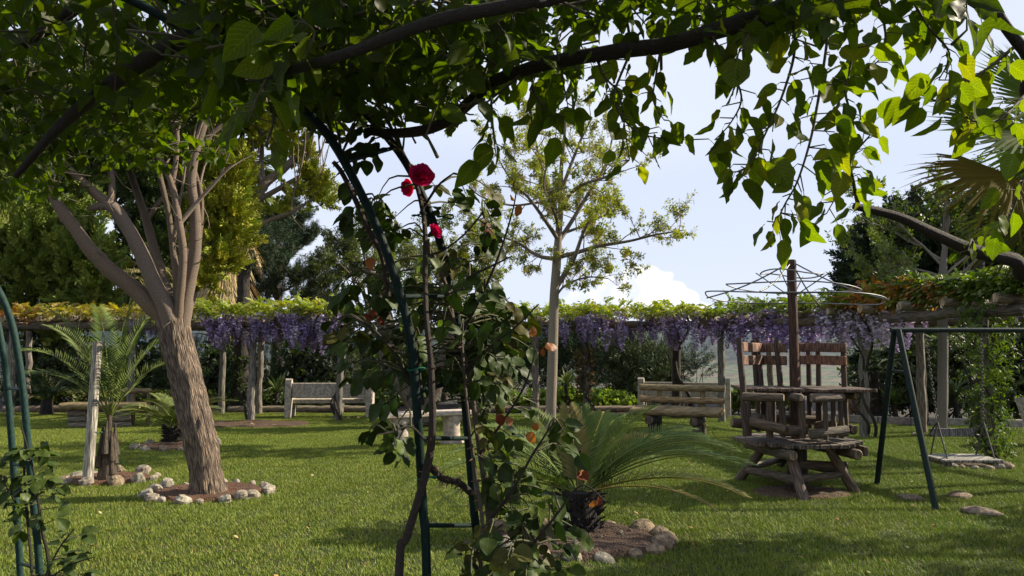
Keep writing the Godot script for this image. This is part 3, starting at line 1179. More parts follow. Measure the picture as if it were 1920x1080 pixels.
var flower_mats := []
func wisterias() -> void:
	for c in [Color(0.30, 0.22, 0.40), Color(0.42, 0.34, 0.50), Color(0.50, 0.43, 0.54), Color(0.64, 0.58, 0.65)]:
		var m: StandardMaterial3D = M.flower.duplicate()
		m.albedo_color = c.linear_to_srgb()
		flower_mats.append(m)
	var yel := Color(0.30, 0.33, 0.035)
	var rust := Color(0.38, 0.15, 0.035)
	var gold := Color(0.33, 0.27, 0.035)
	wisteria("purple wisteria on the log roof beside the shaggy tree", PL,
		[[-60, 90, rust, 0.16, 150], [40, 300, gold, 0.24, 420], [290, 660, yel, 0.30, 900], [560, 660, Color(0.18, 0.15, 0.06), 0.15, 90]],
		[[637, 17.5, 0.045, 2.0, 0.11], [645, 17.4, 0.035, 1.2, 0.13], [475, 17.3, 0.03, 1.6, 0.1], [30, 18.1, 0.06, 1.0, 0.12]],
		[[255, 310, 12, 0, 0.22], [385, 440, 30, 0, 0.30], [440, 640, 150, 0, 0.36], [550, 625, 60, 1, 0.38]], 61)
	wisteria("purple wisteria on the log roof by the swing", PR,
		[[915, 1060, yel, 0.24, 240], [1060, 1330, yel, 0.25, 520], [1330, 1640, Color(0.17, 0.22, 0.025), 0.28, 520], [1570, 1790, rust, 0.26, 620], [1640, 1720, yel, 0.2, 120], [1690, 1990, Color(0.11, 0.16, 0.022), 0.36, 1100]],
		[[1265, 18.0, 0.13, 0.3, 0.04], [1275, 17.9, 0.05, 1.3, 0.16], [1622, 14.0, 0.03, 1.5, 0.1], [1608, 14.05, 0.025, 2.0, 0.11], [1097, 17.4, 0.035, 2.0, 0.1]],
		[[930, 1060, 30, 0, 0.30], [1050, 1340, 130, 0, 0.36], [1330, 1560, 70, 0, 0.42], [1520, 1700, 54, 2, 0.38], [1700, 1920, 15, 2, 0.22]], 62)
	# leaves running up the near post
	R.seed = 63
	var b := at_col(1845, 11.1, 0)
	var t := thing("leafy_vine", "green leafy vine wound round the post behind the swing seat", "vine", b)
	for k in 3:
		var mb := MB.new()
		vine_stem(mb, b + Vector3(rnd(-0.1, 0.1), 0, rnd(-0.05, 0.1)), b + Vector3(0, 2.1, 0), 0.022, 1.5 + k, 0.09, Color(0.17, 0.13, 0.09))
		part("stem", mb, M.bark, t)
	var il := IL.new()
	for i in 560:
		var y := rnd(0.1, 2.15)
		var a := rnd(0, TAU)
		var rad := 0.1 + 0.24 * pow(R.randf(), 1.6) * (0.6 + 0.6 * y / 2.0)
		il.add(bas(Vector3(cos(a), rnd(-0.7, 0.5), sin(a)), rnd(0, 6), rnd(0.09, 0.17)), b + Vector3(cos(a) * rad, y, sin(a) * rad), vary(Color(0.10, 0.15, 0.03), 0.35, 0.1))
	scatter("foliage", E.cluster[0], M.leaf_thin, il, t)
	# dried vine on the slim middle post
	b = at_col(1097, 17.5, 0)
	t = thing("dry_vine", "brown tangled vine on the slim post before the low hedge", "vine", b)
	il = IL.new()
	for i in 300:
		var y := rnd(0.5, 1.55)
		var a := rnd(0, TAU)
		var rad := 0.09 + 0.13 * R.randf()
		il.add(bas(rv(), 0, rnd(0.08, 0.15)), b + Vector3(cos(a) * rad, y, sin(a) * rad), vary(Color(0.12, 0.10, 0.05) if R.randf() < 0.75 else Color(0.3, 0.16, 0.12), 0.3, 0.12))
	scatter("foliage", E.bushy[0], M.leaf_thin, il, t)
	var sm := MB.new()
	vine_stem(sm, b + Vector3(0.09, 0, 0.05), b + Vector3(0, 1.9, 0.05), 0.02, 2.0, 0.1, Color(0.15, 0.12, 0.09))
	part("stem", sm, M.bark, t)


# ---------- furniture ----------
func concrete_bench(px0: float, px1: float, d0: float, d1: float, label: String) -> void:
	# back and ends towards the camera; seat on the far side
	var a := at_col(px0, d0, 0)
	var b := at_col(px1, d1, 0)
	var x := (b - a).normalized()
	var z := x.cross(Vector3.UP)                      # towards the camera
	if z.z < 0:
		z = -z
	var w := a.distance_to(b)
	var t := thing("concrete_bench", label, "bench", (a + b) / 2)
	var col := Color(0.50, 0.44, 0.36)
	var fr := Basis(x, Vector3.UP, z)
	for s in [-1.0, 1.0]:
		var mb := MB.new()
		var o: Vector3 = (a + b) / 2 + x * s * (w / 2 - 0.07)
		# end slab in profile: tall rounded back, low arm
		var prof := [Vector2(0.0, 0.0), Vector2(0.0, 0.78), Vector2(-0.03, 0.86), Vector2(-0.09, 0.89), Vector2(-0.15, 0.86), Vector2(-0.18, 0.78), Vector2(-0.19, 0.62), Vector2(-0.30, 0.60), Vector2(-0.48, 0.58), Vector2(-0.54, 0.52), Vector2(-0.52, 0.45), Vector2(-0.50, 0.0), Vector2(-0.36, 0.0), Vector2(-0.34, 0.22), Vector2(-0.18, 0.22), Vector2(-0.16, 0.0)]
		var pp := PackedVector2Array(prof)
		var idx := Geometry2D.triangulate_polygon(pp)
		for hs in [-0.07, 0.07]:
			for i in range(0, idx.size(), 3):
				mb.tri(o + x * hs + z * pp[idx[i]].x + Vector3.UP * pp[idx[i]].y, o + x * hs + z * pp[idx[i + 1]].x + Vector3.UP * pp[idx[i + 1]].y, o + x * hs + z * pp[idx[i + 2]].x + Vector3.UP * pp[idx[i + 2]].y, col)
		for i in pp.size():
			var p := pp[i]
			var q := pp[(i + 1) % pp.size()]
			mb.quad(o - x * 0.07 + z * p.x + Vector3.UP * p.y, o - x * 0.07 + z * q.x + Vector3.UP * q.y, o + x * 0.07 + z * q.x + Vector3.UP * q.y, o + x * 0.07 + z * p.x + Vector3.UP * p.y, col)
		part("end_support", mb, M.concrete, t)
	var bk := MB.new()
	bk.box(Transform3D(fr, (a + b) / 2 + Vector3.UP * 0.62 - z * 0.09), Vector3(w - 0.285, 0.34, 0.09), 0.015, col)
	part("backrest", bk, M.concrete, t)
	var st := MB.new()
	st.box(Transform3D(fr, (a + b) / 2 + Vector3.UP * 0.37 - z * 0.36), Vector3(w - 0.285, 0.10, 0.34), 0.015, col)
	part("seat", st, M.concrete, t)


func stone_bench() -> void:
	var b := G(750, 838)
	var t := thing("stone_slab_bench", "backless pale stone bench on two turned pedestals near the arch", "bench", b)
	var mb := MB.new()
	var c2 := at_col(848, 13.2, 0)
	var x := (c2 - b).normalized()
	var mid := b.lerp(c2, 0.5)
	# a slab bent slightly, in one piece
	mb.box(Transform3D(Basis(x, Vector3.UP, x.cross(Vector3.UP)), mid + Vector3.UP * 0.505), Vector3(1.56, 0.075, 0.42), 0.015, Color(0.58, 0.48, 0.39))
	part("slab", mb, M.concrete, t)
	for c in [b, c2]:
		var ped := MB.new()
		var prof := [[0.0, 0.2], [0.03, 0.21], [0.05, 0.2], [0.075, 0.165], [0.1, 0.145], [0.3, 0.135], [0.38, 0.15], [0.42, 0.18], [0.466, 0.19]]
		var p := []
		var r := []
		for q in prof:
			p.append(c + Vector3.UP * q[0])
			r.append(q[1])
		ped.tube(p, r, 20, Color(0.58, 0.48, 0.39))
		part("pedestal", ped, M.concrete, t)


func log_bench_right() -> void:
	var a := at_col(1186, 14.6, 0)
	var b := at_col(1345, 13.9, 0)
	var x := (b - a).normalized()
	var z := Vector3.UP.cross(x)                       # away from or towards camera
	if z.z < 0:
		z = -z
	var t := thing("log_bench", "yellowish log bench with log backrest before the grey concrete bench", "bench", a)
	var col := Color(0.44, 0.32, 0.15)
	var w := a.distance_to(b)
	for i in 5:
		log_part("seat_log", t, a + z * (0.10 - i * 0.105) - x * 0.03 + Vector3.UP * (0.42 + 0.008 * i), b + z * (0.10 - i * 0.105) + x * rnd(0.0, 0.05) + Vector3.UP * (0.42 + 0.008 * i), 0.062, 0.058, vary(col, 0.1))
	for q in [[0.22, 0], [0.74, 0]]:
		log_part("back_post", t, a + x * (w * q[0]) - z * 0.47 + Vector3.UP * 0.02, a + x * (w * q[0]) - z * 0.52 + Vector3.UP * 0.86, 0.05, 0.045, vary(col, 0.1))
		log_part("support_log", t, a + x * (w * q[0] - 0.0) - z * 0.42 + Vector3.UP * 0.28, a + x * (w * q[0]) + z * 0.16 + Vector3.UP * 0.28, 0.08, 0.085, Color(0.13, 0.10, 0.075))
		log_part("leg", t, a + x * (w * q[0] + 0.02) + z * 0.05 - Vector3.UP * 0.03, a + x * (w * q[0] + 0.02) + z * 0.05 + Vector3.UP * 0.21, 0.085, 0.08, Color(0.13, 0.10, 0.075))
		log_part("leg", t, a + x * (w * q[0] + 0.02) - z * 0.30 - Vector3.UP * 0.03, a + x * (w * q[0] + 0.02) - z * 0.30 + Vector3.UP * 0.21, 0.085, 0.08, Color(0.13, 0.10, 0.075))
	for h in [0.84, 0.62]:
		log_part("back_rail", t, a - z * (0.42 + h * 0.05) - x * 0.02 + Vector3.UP * h, b - z * (0.42 + h * 0.05) + Vector3.UP * h, 0.06, 0.056, vary(col, 0.1))


func log_bench_left() -> void:
	R.seed = 71
	var a := at_col(125, 15.7, 0)
	var b := at_col(272, 15.9, 0)
	var x := (b - a).normalized()
	var z := Vector3(0, 0, 1)
	var t := thing("log_bench", "low log bench on stacked log supports behind the staked palm", "bench", a)
	for i in 4:
		log_part("seat_log", t, a + z * (0.12 - i * 0.12) + Vector3.UP * 0.43, b + z * (0.12 - i * 0.12) + x * rnd(0, 0.1) + Vector3.UP * 0.43, 0.07, 0.062, vary(Color(0.36, 0.26, 0.11), 0.12))
	log_part("back_rail", t, a + x * 0.7 - z * 0.36 + Vector3.UP * 0.70, b + x * 0.02 - z * 0.36 + Vector3.UP * 0.70, 0.055, 0.05, Color(0.34, 0.25, 0.11))
	for f in [0.78, 0.98]:
		log_part("back_post", t, a.lerp(b, f) - z * 0.36 + Vector3.UP * 0.02, a.lerp(b, f) - z * 0.36 + Vector3.UP * 0.65, 0.045, 0.04, Color(0.34, 0.25, 0.11))
	for f in [0.18, 0.74]:
		for k in 3:
			log_part("support_log", t, a.lerp(b, f) - x * 0.17 + z * (-0.05 + k * 0.02) + Vector3.UP * (0.055 + k * 0.118), a.lerp(b, f) + x * 0.17 + z * (-0.05 + k * 0.02) + Vector3.UP * (0.055 + k * 0.118), 0.058, 0.056, vary(Color(0.40, 0.34, 0.27), 0.12))


func revolving_seat() -> void:
	R.seed = 72
	var D := 8.95
	var c := at_col(1487, D, 0)
	var t := thing("revolving_seat", "raised timber seat group of logs and planks round a brown pole", "seat", c)
	var log := Color(0.23, 0.17, 0.12)
	var logl := Color(0.23, 0.17, 0.12)
	# central pole and post
	log_part("pole", t, c + Vector3.UP * 0.45, c + Vector3.UP * 2.57, 0.057, 0.052, Color(0.13, 0.06, 0.038), 0.002)
	log_part("centre_post", t, c - Vector3.UP * 0.03, c + Vector3.UP * 0.45, 0.12, 0.11, Color(0.10, 0.07, 0.05))
	# four splayed legs
	var feet := [G(1385, 900), G(1508, 938), G(1604, 923), G(1466, 872)]
	var heads := [W(1432, 838, 9.1), W(1478, 840, 8.55), W(1552, 838, 8.65), W(1470, 836, 9.35)]
	for i in 4:
		var d: Vector3 = (heads[i] - feet[i]).normalized()
		log_part("leg", t, feet[i] - d * 0.03, heads[i] + d * 0.06, 0.056, 0.05, vary(logl if i > 0 else log, 0.08))
	var low := func(i: int, f: float) -> Vector3: return feet[i].lerp(heads[i], f)
	log_part("stretcher", t, low.call(0, 0.32), low.call(1, 0.36), 0.045, 0.05, vary(logl, 0.1))
	log_part("stretcher", t, low.call(1, 0.36) + Vector3(0.0, 0, -0.1), low.call(2, 0.4), 0.04, 0.04, vary(logl, 0.1))
	log_part("stretcher", t, low.call(2, 0.42), low.call(3, 0.34), 0.04, 0.04, vary(log, 0.1))
	log_part("stretcher", t, low.call(3, 0.34), low.call(0, 0.36), 0.04, 0.04, vary(log, 0.1))
	log_part("stretcher", t, c + Vector3(-0.05, 0.28, 0.05), c + Vector3(0.48, 0.27, 0.2), 0.05, 0.05, vary(logl, 0.1))
	# lower deck: planks of an octagon
	var yaw := 0.14
	var bx := Vector3(cos(yaw), 0, -sin(yaw))
	var bz := Vector3(sin(yaw), 0, cos(yaw))
	var fr := Basis(bx, Vector3.UP, bz)
	var n := 11
	for i in n:
		var u := (float(i) + 0.5) / n * 2.0 - 1.0
		var half := 0.62 * minf(1.0, 1.42 - absf(u)) * 0.98
		var mb := MB.new()
		mb.box(Transform3D(fr, c + bx * u * 0.62 + Vector3.UP * 0.53), Vector3(1.24 / n - 0.008, 0.045, half * 2.0), 0.006, vary(Color(0.20, 0.145, 0.105), 0.15))
		part("deck_plank", mb, M.plank, t)
	for s in [-0.36, 0.36]:
		log_part("bearer", t, c + bx * s - bz * 0.5 + Vector3.UP * 0.445, c + bx * s + bz * 0.62 + Vector3.UP * 0.445, 0.058, 0.058, vary(logl, 0.1))
	var fb := MB.new()
	fb.box(Transform3D(fr, c + bx * 0.56 + bz * 0.2 + Vector3.UP * 0.455), Vector3(0.05, 0.1, 0.5), 0.006, Color(0.18, 0.13, 0.09))
	part("fascia", fb, M.plank, t)
	# short logs lying on the deck, ends outwards
	var lie := [[W(1372, 792, 8.85), W(1440, 800, 8.9)], [W(1405, 790, 8.55), W(1472, 806, 8.45)], [W(1474, 808, 8.5), W(1512, 806, 8.6)], [W(1520, 815, 8.35), W(1588, 806, 8.55)], [W(1530, 800, 8.9), W(1566, 795, 8.75)], [W(1575, 800, 9.0), W(1602, 806, 8.75)], [W(1440, 785, 9.3), W(1530, 788, 9.3)], [W(1412, 783, 9.0), W(1432, 786, 8.8)]]
	for q in lie:
		var y := 0.553 + 0.057
		var a := Vector3(q[0].x, maxf(q[0].y, y), q[0].z)
		var b := Vector3(q[1].x, maxf(q[1].y, y), q[1].z)
		log_part("floor_log", t, a, b, 0.055, 0.053, vary(logl, 0.14))
	# uprights that carry the seats
	for q in [[1396, 8.75, 0.075], [1438, 8.6, 0.058], [1462, 8.7, 0.055], [1418, 9.2, 0.055], [1498, 8.55, 0.06], [1542, 8.4, 0.04], [1557, 8.6, 0.04], [1571, 8.55, 0.045], [1580, 8.75, 0.04], [1530, 9.2, 0.05], [1480, 9.35, 0.05], [1446, 9.25, 0.045]]:
		var p := at_col(q[0], q[1], 0.60)
		log_part("upright", t, p, Vector3(p.x, 1.04, p.z), q[2] * 0.66, q[2] * 0.6, vary(log, 0.15))
	# logs under the seats
	for q in [[W(1392, 746, 8.5), W(1470, 750, 8.3)], [W(1474, 748, 8.75), W(1500, 748, 8.3)], [W(1522, 750, 8.25), W(1580, 745, 8.45)], [W(1560, 742, 9.1), W(1606, 748, 8.6)], [W(1420, 735, 9.5), W(1560, 738, 9.4)]]:
		log_part("seat_bearer", t, Vector3(q[0].x, 1.045, q[0].z), Vector3(q[1].x, 1.045, q[1].z), 0.047, 0.045, vary(logl, 0.15))
	# seat planks: left seat and right seat
	for i in 5:
		var mb := MB.new()
		var o := c + Vector3(-0.56 + i * 0.118, 1.112, -0.14 + i * 0.07)
		mb.box(Transform3D(Basis(Vector3.UP, -0.12), o), Vector3(0.11, 0.036, 0.92 - i * 0.06), 0.006, vary(Color(0.21, 0.13, 0.085), 0.18))
		part("seat_plank", mb, M.plank, t)
	for i in 6:
		var mb := MB.new()
		var o := c + Vector3(0.06 + i * 0.112, 1.110, 0.14 - i * 0.02)
		mb.box(Transform3D(Basis(Vector3.UP, 0.08), o), Vector3(0.106, 0.036, 0.90), 0.006, vary(Color(0.21, 0.13, 0.085), 0.18))
		part("seat_plank", mb, M.plank, t)
	# backs: [post foot/top columns], slats between columns
	for q in [[1386, 634, 8.60, 0.042], [1412, 638, 9.35, 0.04], [1421, 636, 9.3, 0.036], [1456, 637, 9.05, 0.04], [1515, 640, 9.45, 0.036], [1533, 640, 9.2, 0.036], [1581, 641, 8.95, 0.038], [1496, 642, 9.4, 0.034]]:
		var top := W(q[0], q[1], q[2])
		var lean := at_col(q[0] + (8 if q[0] < 1480 else -2), q[2] - 0.06, 0.62)
		log_part("back_post", t, lean, top, q[3] * 0.85, q[3] * 0.8, vary(Color(0.15, 0.10, 0.075), 0.14))
	var slats := [[1381, 8.62, 1424, 9.30, Color(0.27, 0.14, 0.09)], [1424, 9.26, 1478, 8.98, Color(0.27, 0.14, 0.09)], [1490, 9.42, 1514, 9.40, Color(0.27, 0.14, 0.09)], [1513, 9.36, 1591, 8.86, Color(0.27, 0.14, 0.09)]]
	for q in slats:
		for h in [1.55 + (655.0 - 654.0) / F * 9.0 + 0.02, 1.55 + (655.0 - 677.0) / F * 9.0 + 0.015]:
			var a := at_col(q[0], q[1], h)
			var b := at_col(q[2], q[3], h - 0.01)
			var x := (b - a).normalized()
			var z := x.cross(Vector3.UP)
			var mb := MB.new()
			mb.box(Transform3D(Basis(x, Vector3.UP, z), (a + b) / 2 + z * (0.05 if z.z > 0 else -0.05)), Vector3(a.distance_to(b) - 0.012, 0.105, 0.03), 0.006, vary(q[4], 0.12))
			part("back_slat", mb, M.plank, t)
	# wire frame of a parasol at the top of the pole
	var wt := thing("parasol_frame", "bare grey wire parasol frame fixed to the brown pole", "frame", c + Vector3.UP * 2.14)
	var wire := Color(0.20, 0.21, 0.20)
	var tilt := Basis(Vector3(0, 0, 1), -0.055)
	for q in [[1.03, 2.13, 0.85], [0.78, 2.25, 0.8], [0.37, 2.41, 0.8]]:
		var p := []
		var r := []
		for i in 49:
			var a := TAU * i / 48.0
			# rounded square rings
			var k := pow(pow(absf(cos(a)), 2.6) + pow(absf(sin(a)), 2.6), -1.0 / 2.6) as float
			var o := Vector3(cos(a + 0.25) * q[0] * k * 0.94, 0.018 * sin(a * 3.0 + q[0] * 5.0), sin(a + 0.25) * q[0] * k * q[2])
			p.append(c + Vector3.UP * q[1] + tilt * o)
			r.append(0.008)
		var mb := MB.new()
		mb.tube(p, r, 6, wire, false)
		part("wire_ring", mb, M.wire, wt)
	for i in 4:
		var a := 0.62 + i * PI / 2
		var p := []
		var r := []
		for s in 9:
			var f := s / 8.0
			p.append(c + Vector3.UP * (2.55 - 0.43 * f - 0.05 * sin(f * PI)) + tilt * Vector3(cos(a) * 1.04 * f, 0, sin(a) * 0.92 * f))
			r.append(0.009)
		var mb := MB.new()
		mb.tube(p, r, 6, wire, true)
		part("rib", mb, M.wire, wt)
		var sm := MB.new()
		sm.tube([c + Vector3.UP * 2.17 + Vector3(cos(a), 0, sin(a)) * 0.05, c + Vector3.UP * 2.42 + tilt * Vector3(cos(a) * 0.42, 0, sin(a) * 0.38)], [0.007, 0.007], 6, wire)
		part("strut", sm, M.wire, wt)


func swing() -> void:
	R.seed = 73
	var f1 := G(1643, 908)
	var f2 := G(1757, 958)
	var green := Color(0.022, 0.036, 0.032)
	var zc := (f1.z + f2.z) / 2
	var ap := Vector3(4.13, 1.755, zc)
	var t := thing("swing_set", "dark green tubular metal swing frame with a round top bar", "swing", Vector3(4.1, 0, zc))
	var far := 3.2
	for s in 2:
		for f in [f1, f2]:
			var mb := MB.new()
			var top := ap + Vector3(far * s, 0, (f.z - zc) * 0.06)
			var foot: Vector3 = Vector3(f.x + far * s, -0.05, f.z)
			mb.tube([foot, foot.lerp(top, 0.5), top], [0.031, 0.031, 0.030], 14, green)
			part("leg", mb, M.paint, t)
		var cr := MB.new()
		var g1 := ap.lerp(f1, 0.25) + Vector3(far * s, 0, 0)
		var g2 := ap.lerp(f2, 0.25) + Vector3(far * s, 0, 0)
		cr.tube([g1, g2], [0.014, 0.014], 8, green)
		part("crossbar", cr, M.paint, t)
	var tb := MB.new()
	tb.tube([ap - Vector3(0.06, 0, 0), ap + Vector3(far + 0.06, 0, 0)], [0.026, 0.026], 12, Color(0.03, 0.048, 0.045))
	part("top_bar", tb, M.paint, t)
	# the seat on its chains
	var sx0 := 4.46
	var sx1 := 5.06
	var sw := thing("hanging_swing", "slatted wooden swing seat hanging on chains by the vine post", "swing seat", Vector3((sx0 + sx1) / 2, 0.4, zc))
	for q in [[sx0, 4.53], [sx1, 5.02]]:
		var a := Vector3(q[0] - 0.02, 1.72, zc)
		var b := Vector3(q[1], 0.78, zc)
		var n := 27
		var lm := chain_link()
		for i in n:
			var f := (i + 0.5) / n
			part_mesh("chain_link", lm, M.wire, sw, Transform3D(bas(b - a, (PI / 2 if i % 2 else 0.0) + 0.5, 1.0), a.lerp(b, f) - sw.position))
		for e in [-0.17, 0.17]:
			var mb := MB.new()
			mb.tube([b, Vector3(q[1], 0.40, zc + e)], [0.008, 0.008], 6, Color(0.12, 0.11, 0.10))
			part("hanger_rod", mb, M.wire, sw)
	for i in 5:
		var mb := MB.new()
		mb.box(Transform3D(Basis(), Vector3((sx0 + sx1) / 2, 0.40, zc - 0.20 + i * 0.1)), Vector3(0.62, 0.028, 0.088), 0.005, vary(Color(0.42, 0.37, 0.30), 0.1))
		part("seat_slat", mb, M.plank, sw)
	for e in [4.52, 5.0]:
		var mb := MB.new()
		mb.box(Transform3D(Basis(), Vector3(e, 0.366, zc)), Vector3(0.05, 0.038, 0.46), 0.005, Color(0.30, 0.26, 0.21))
		part("cleat", mb, M.plank, sw)
	var bk := MB.new()
	bk.box(Transform3D(Basis(Vector3.RIGHT, -0.15), Vector3((sx0 + sx1) / 2 + 0.08, 0.64, zc - 0.28)), Vector3(0.5, 0.09, 0.025), 0.005, Color(0.22, 0.21, 0.19))
	part("back_board", bk, M.plank, sw)
	for q in [4.53, 5.02]:
		var mb := MB.new()
		mb.tube([Vector3(q, 0.78, zc), Vector3(q, 0.66, zc - 0.15), Vector3(q + 0.05, 0.62, zc - 0.25), Vector3(q + 0.1, 0.61, zc - 0.27)], [0.01, 0.01, 0.01, 0.01], 6, Color(0.10, 0.10, 0.09))
		part("arm_rod", mb, M.wire, sw)


func chain_link() -> ArrayMesh:
	var p := []
	var r := []
	for i in 13:
		var a := TAU * i / 12.0
		p.append(Vector3(cos(a) * 0.012, sin(a) * 0.0235, 0))
		r.append(0.0035)
	var mb := MB.new()
	mb.tube(p, r, 5, Color(0.16, 0.14, 0.12), false)
	return mb.done()


func urn() -> void:
	var c := at_col(1936, 12.9, 0)
	var p := []
	var r := []
	for q in [[0.0, 0.16], [0.05, 0.17], [0.1, 0.15], [0.3, 0.18], [0.5, 0.24], [0.68, 0.29], [0.74, 0.31], [0.78, 0.31], [0.78, 0.27], [0.6, 0.22]]:
		p.append(c + Vector3.UP * q[0])
		r.append(q[1])
	var t := thing("garden_urn", "tall pale concrete urn standing beyond the swing at the border", "urn", c)
	var mb := MB.new()
	mb.tube(p, r, 24, Color(0.45, 0.42, 0.38), true)
	part("pot", mb, M.concrete, t)
	var pl := MB.new()
	R.seed = 74
	rosette(pl, c + Vector3.UP * 0.66, 26, 0.35, 0.03, Color(0.08, 0.11, 0.04))
	part("spiky_plant", pl, M.frond, t)


# ---------- trees and plants ----------
func clumps(meshes: Array, mat: Material, parent: Node3D, list: Array, size: Vector2, col: Color, up := 0.5, called := "crown", shell := 0.45, va := 0.3) -> void:
	# list: [centre, radii, number]; shapes point outwards and up
	var il := []
	for m in meshes:
		il.append(IL.new())
	for q in list:
		for i in q[2]:
			var o := inside(q[0], q[1], shell)
			var out: Vector3 = ((o - q[0]) / (q[1] + Vector3.ONE * 0.01))
			var dir := out * 0.8 + Vector3.UP * up + rv() * 0.45
			il[R.randi() % meshes.size()].add(bas(dir, rnd(0, TAU), rnd(size.x, size.y)), o, vary(col, va, 0.12))
	for k in meshes.size():
		scatter(called, meshes[k], mat, il[k], parent)


func px_clumps(list: Array) -> Array:           # [px, py, d, rpx x, rpx y, number] -> [centre, radii, number]
	var o := []
	for q in list:
		var s: float = q[2] / F
		o.append([W(q[0], q[1], q[2]), Vector3(q[3] * s, q[4] * s, (q[3] + q[4]) * 0.5 * s), q[5]])
	return o


func shaggy_tree() -> void:
	R.seed = 201
	var base := G(388, 927)
	var t := thing("shaggy_tree", "leaning multi stemmed tree with shaggy peeling bark in a ring of pale stones", "tree", base)
	var col := Color(0.39, 0.285, 0.205)
	var z := noise(3.2, 9, 4)
	var mb := MB.new()
	var q := path([[390, 945, 8.5, 86], [389, 922, 8.5, 70], [385, 880, 8.5, 60], [374, 820, 8.5, 61], [362, 770, 8.52, 60], [347, 705, 8.55, 60], [332, 645, 8.58, 60], [324, 605, 8.6, 60], [320, 578, 8.62, 44], [318, 556, 8.65, 16]], 9)
	ridged(mb, q[0], q[1], 46, col, z)
	part("trunk", mb, M.bark, t)
	var limbs := [
		[[312, 598, 8.6, 46], [282, 570, 8.55, 42], [250, 540, 8.5, 36], [205, 506, 8.4, 33], [168, 466, 8.3, 30], [142, 430, 8.25, 27], [116, 395, 8.2, 25], [95, 360, 8.15, 22], [60, 300, 8.0, 18]],
		[[316, 590, 8.5, 38], [290, 535, 8.42, 34], [262, 470, 8.35, 31], [232, 415, 8.3, 29], [206, 385, 8.25, 27], [165, 392, 8.3, 8]],
		[[206, 388, 8.25, 20], [210, 360, 8.25, 15], [208, 320, 8.3, 13], [195, 270, 8.35, 10]],
		[[210, 390, 8.27, 24], [165, 350, 8.2, 20], [130, 318, 8.1, 17], [90, 280, 8.0, 14]],
		[[322, 585, 8.75, 28], [305, 520, 8.85, 22], [290, 470, 8.9, 20], [275, 415, 8.95, 18], [262, 375, 9.0, 16], [246, 330, 9.05, 14], [230, 270, 9.1, 10]],
		[[335, 580, 8.5, 20], [341, 520, 8.45, 18], [343, 470, 8.42, 17], [336, 420, 8.4, 16], [322, 345, 8.4, 14], [302, 300, 8.4, 12], [280, 250, 8.4, 9]],
		[[332, 588, 8.55, 18], [330, 520, 8.6, 15], [324, 460, 8.65, 14], [316, 400, 8.65, 13], [300, 330, 8.65, 12], [292, 290, 8.7, 9]],
		[[322, 348, 8.42, 11], [330, 300, 8.42, 11], [332, 250, 8.42, 10], [322, 200, 8.45, 7]],
		[[344, 590, 8.6, 34], [352, 540, 8.6, 30], [366, 470, 8.6, 25], [366, 400, 8.6, 22], [359, 340, 8.6, 20], [366, 285, 8.6, 20], [382, 230, 8.6, 18], [388, 180, 8.6, 14], [400, 110, 8.6, 8]],
		[[370, 470, 8.72, 14], [377, 400, 8.75, 12], [374, 350, 8.75, 10], [352, 285, 8.75, 8]],
		[[368, 280, 8.62, 12], [410, 240, 8.7, 10], [450, 215, 8.8, 8], [500, 190, 8.9, 5]],
		[[350, 580, 8.9, 26], [375, 480, 9.1, 26], [396, 420, 9.3, 22], [420, 370, 9.5, 20], [440, 310, 9.6, 15], [455, 250, 9.7, 10]],
		[[352, 575, 9.0, 26], [385, 470, 9.3, 24], [430, 440, 9.5, 24], [466, 405, 9.6, 23], [492, 350, 9.7, 21], [530, 318, 9.8, 18], [562, 285, 9.9, 14], [590, 235, 10.0, 9], [600, 190, 10.1, 6]],
		[[490, 372, 9.7, 12], [530, 350, 9.8, 11], [570, 325, 9.9, 9], [600, 290, 10.0, 6]],
		[[455, 440, 9.6, 11], [500, 415, 9.7, 10], [545, 398, 9.8, 9], [585, 375, 9.9, 6]],
		[[462, 300, 9.65, 12], [490, 245, 9.7, 11], [520, 225, 9.8, 9], [560, 210, 9.9, 5]],
	]
	for l in limbs:
		var lm := MB.new()
		if l[0][1] > 565:
			l.insert(0, [lerpf(l[0][0], 332.0, 0.55), 645, 8.6, l[0][3] * 0.9])
		var s := path(l.map(func(g): return [g[0], g[1], g[2], g[3] * 0.86]), 6)
		lm.tube(s[0], s[1], 14, vary(Color(0.31, 0.23, 0.165), 0.08), true, 0.14, z)
		part("limb", lm, M.bark_smooth, t)
	var fine := MB.new()                                # the fan of finer branches above
	var ends := []
	for k in range(3, limbs.size()):
		var g: Array = limbs[k]
		for i in 3:
			var h: Array = g[R.randi_range(g.size() / 2, g.size() - 1)]
			limb(fine, W(h[0], h[1], h[2]), Vector3(rnd(-0.5, 0.6), 1.0, rnd(-0.5, 0.4)), rnd(0.5, 0.9), h[3] * 0.3 / F * h[2], 1, ends, 0.4, 0.3, Color(0.25, 0.19, 0.145), 3)
	part("fine_branches", fine, M.twig, t).set_meta("kind", "stuff")
	var tw := MB.new()                                  # thin bare twigs on the stems
	for i in 70:
		var l: Array = pick(limbs)
		var g: Array = l[R.randi_range(1, l.size() - 1)]
		var o := W(g[0] + rnd(-6, 6), g[1] + rnd(-25, 25), g[2])
		var d := (rv() + Vector3(0, 0.1, 0)).normalized()
		var p := [o, o + d * 0.1, o + d * 0.17 + rv() * 0.05, o + d * rnd(0.2, 0.35) + rv() * 0.08]
		tw.tube(p, [0.007, 0.006, 0.004, 0.002], 4, Color(0.22, 0.17, 0.12), false)
	var twp := part("dead_twigs", tw, M.twig, t)
	twp.set_meta("kind", "stuff")
	var gold := Color(0.30, 0.32, 0.035)
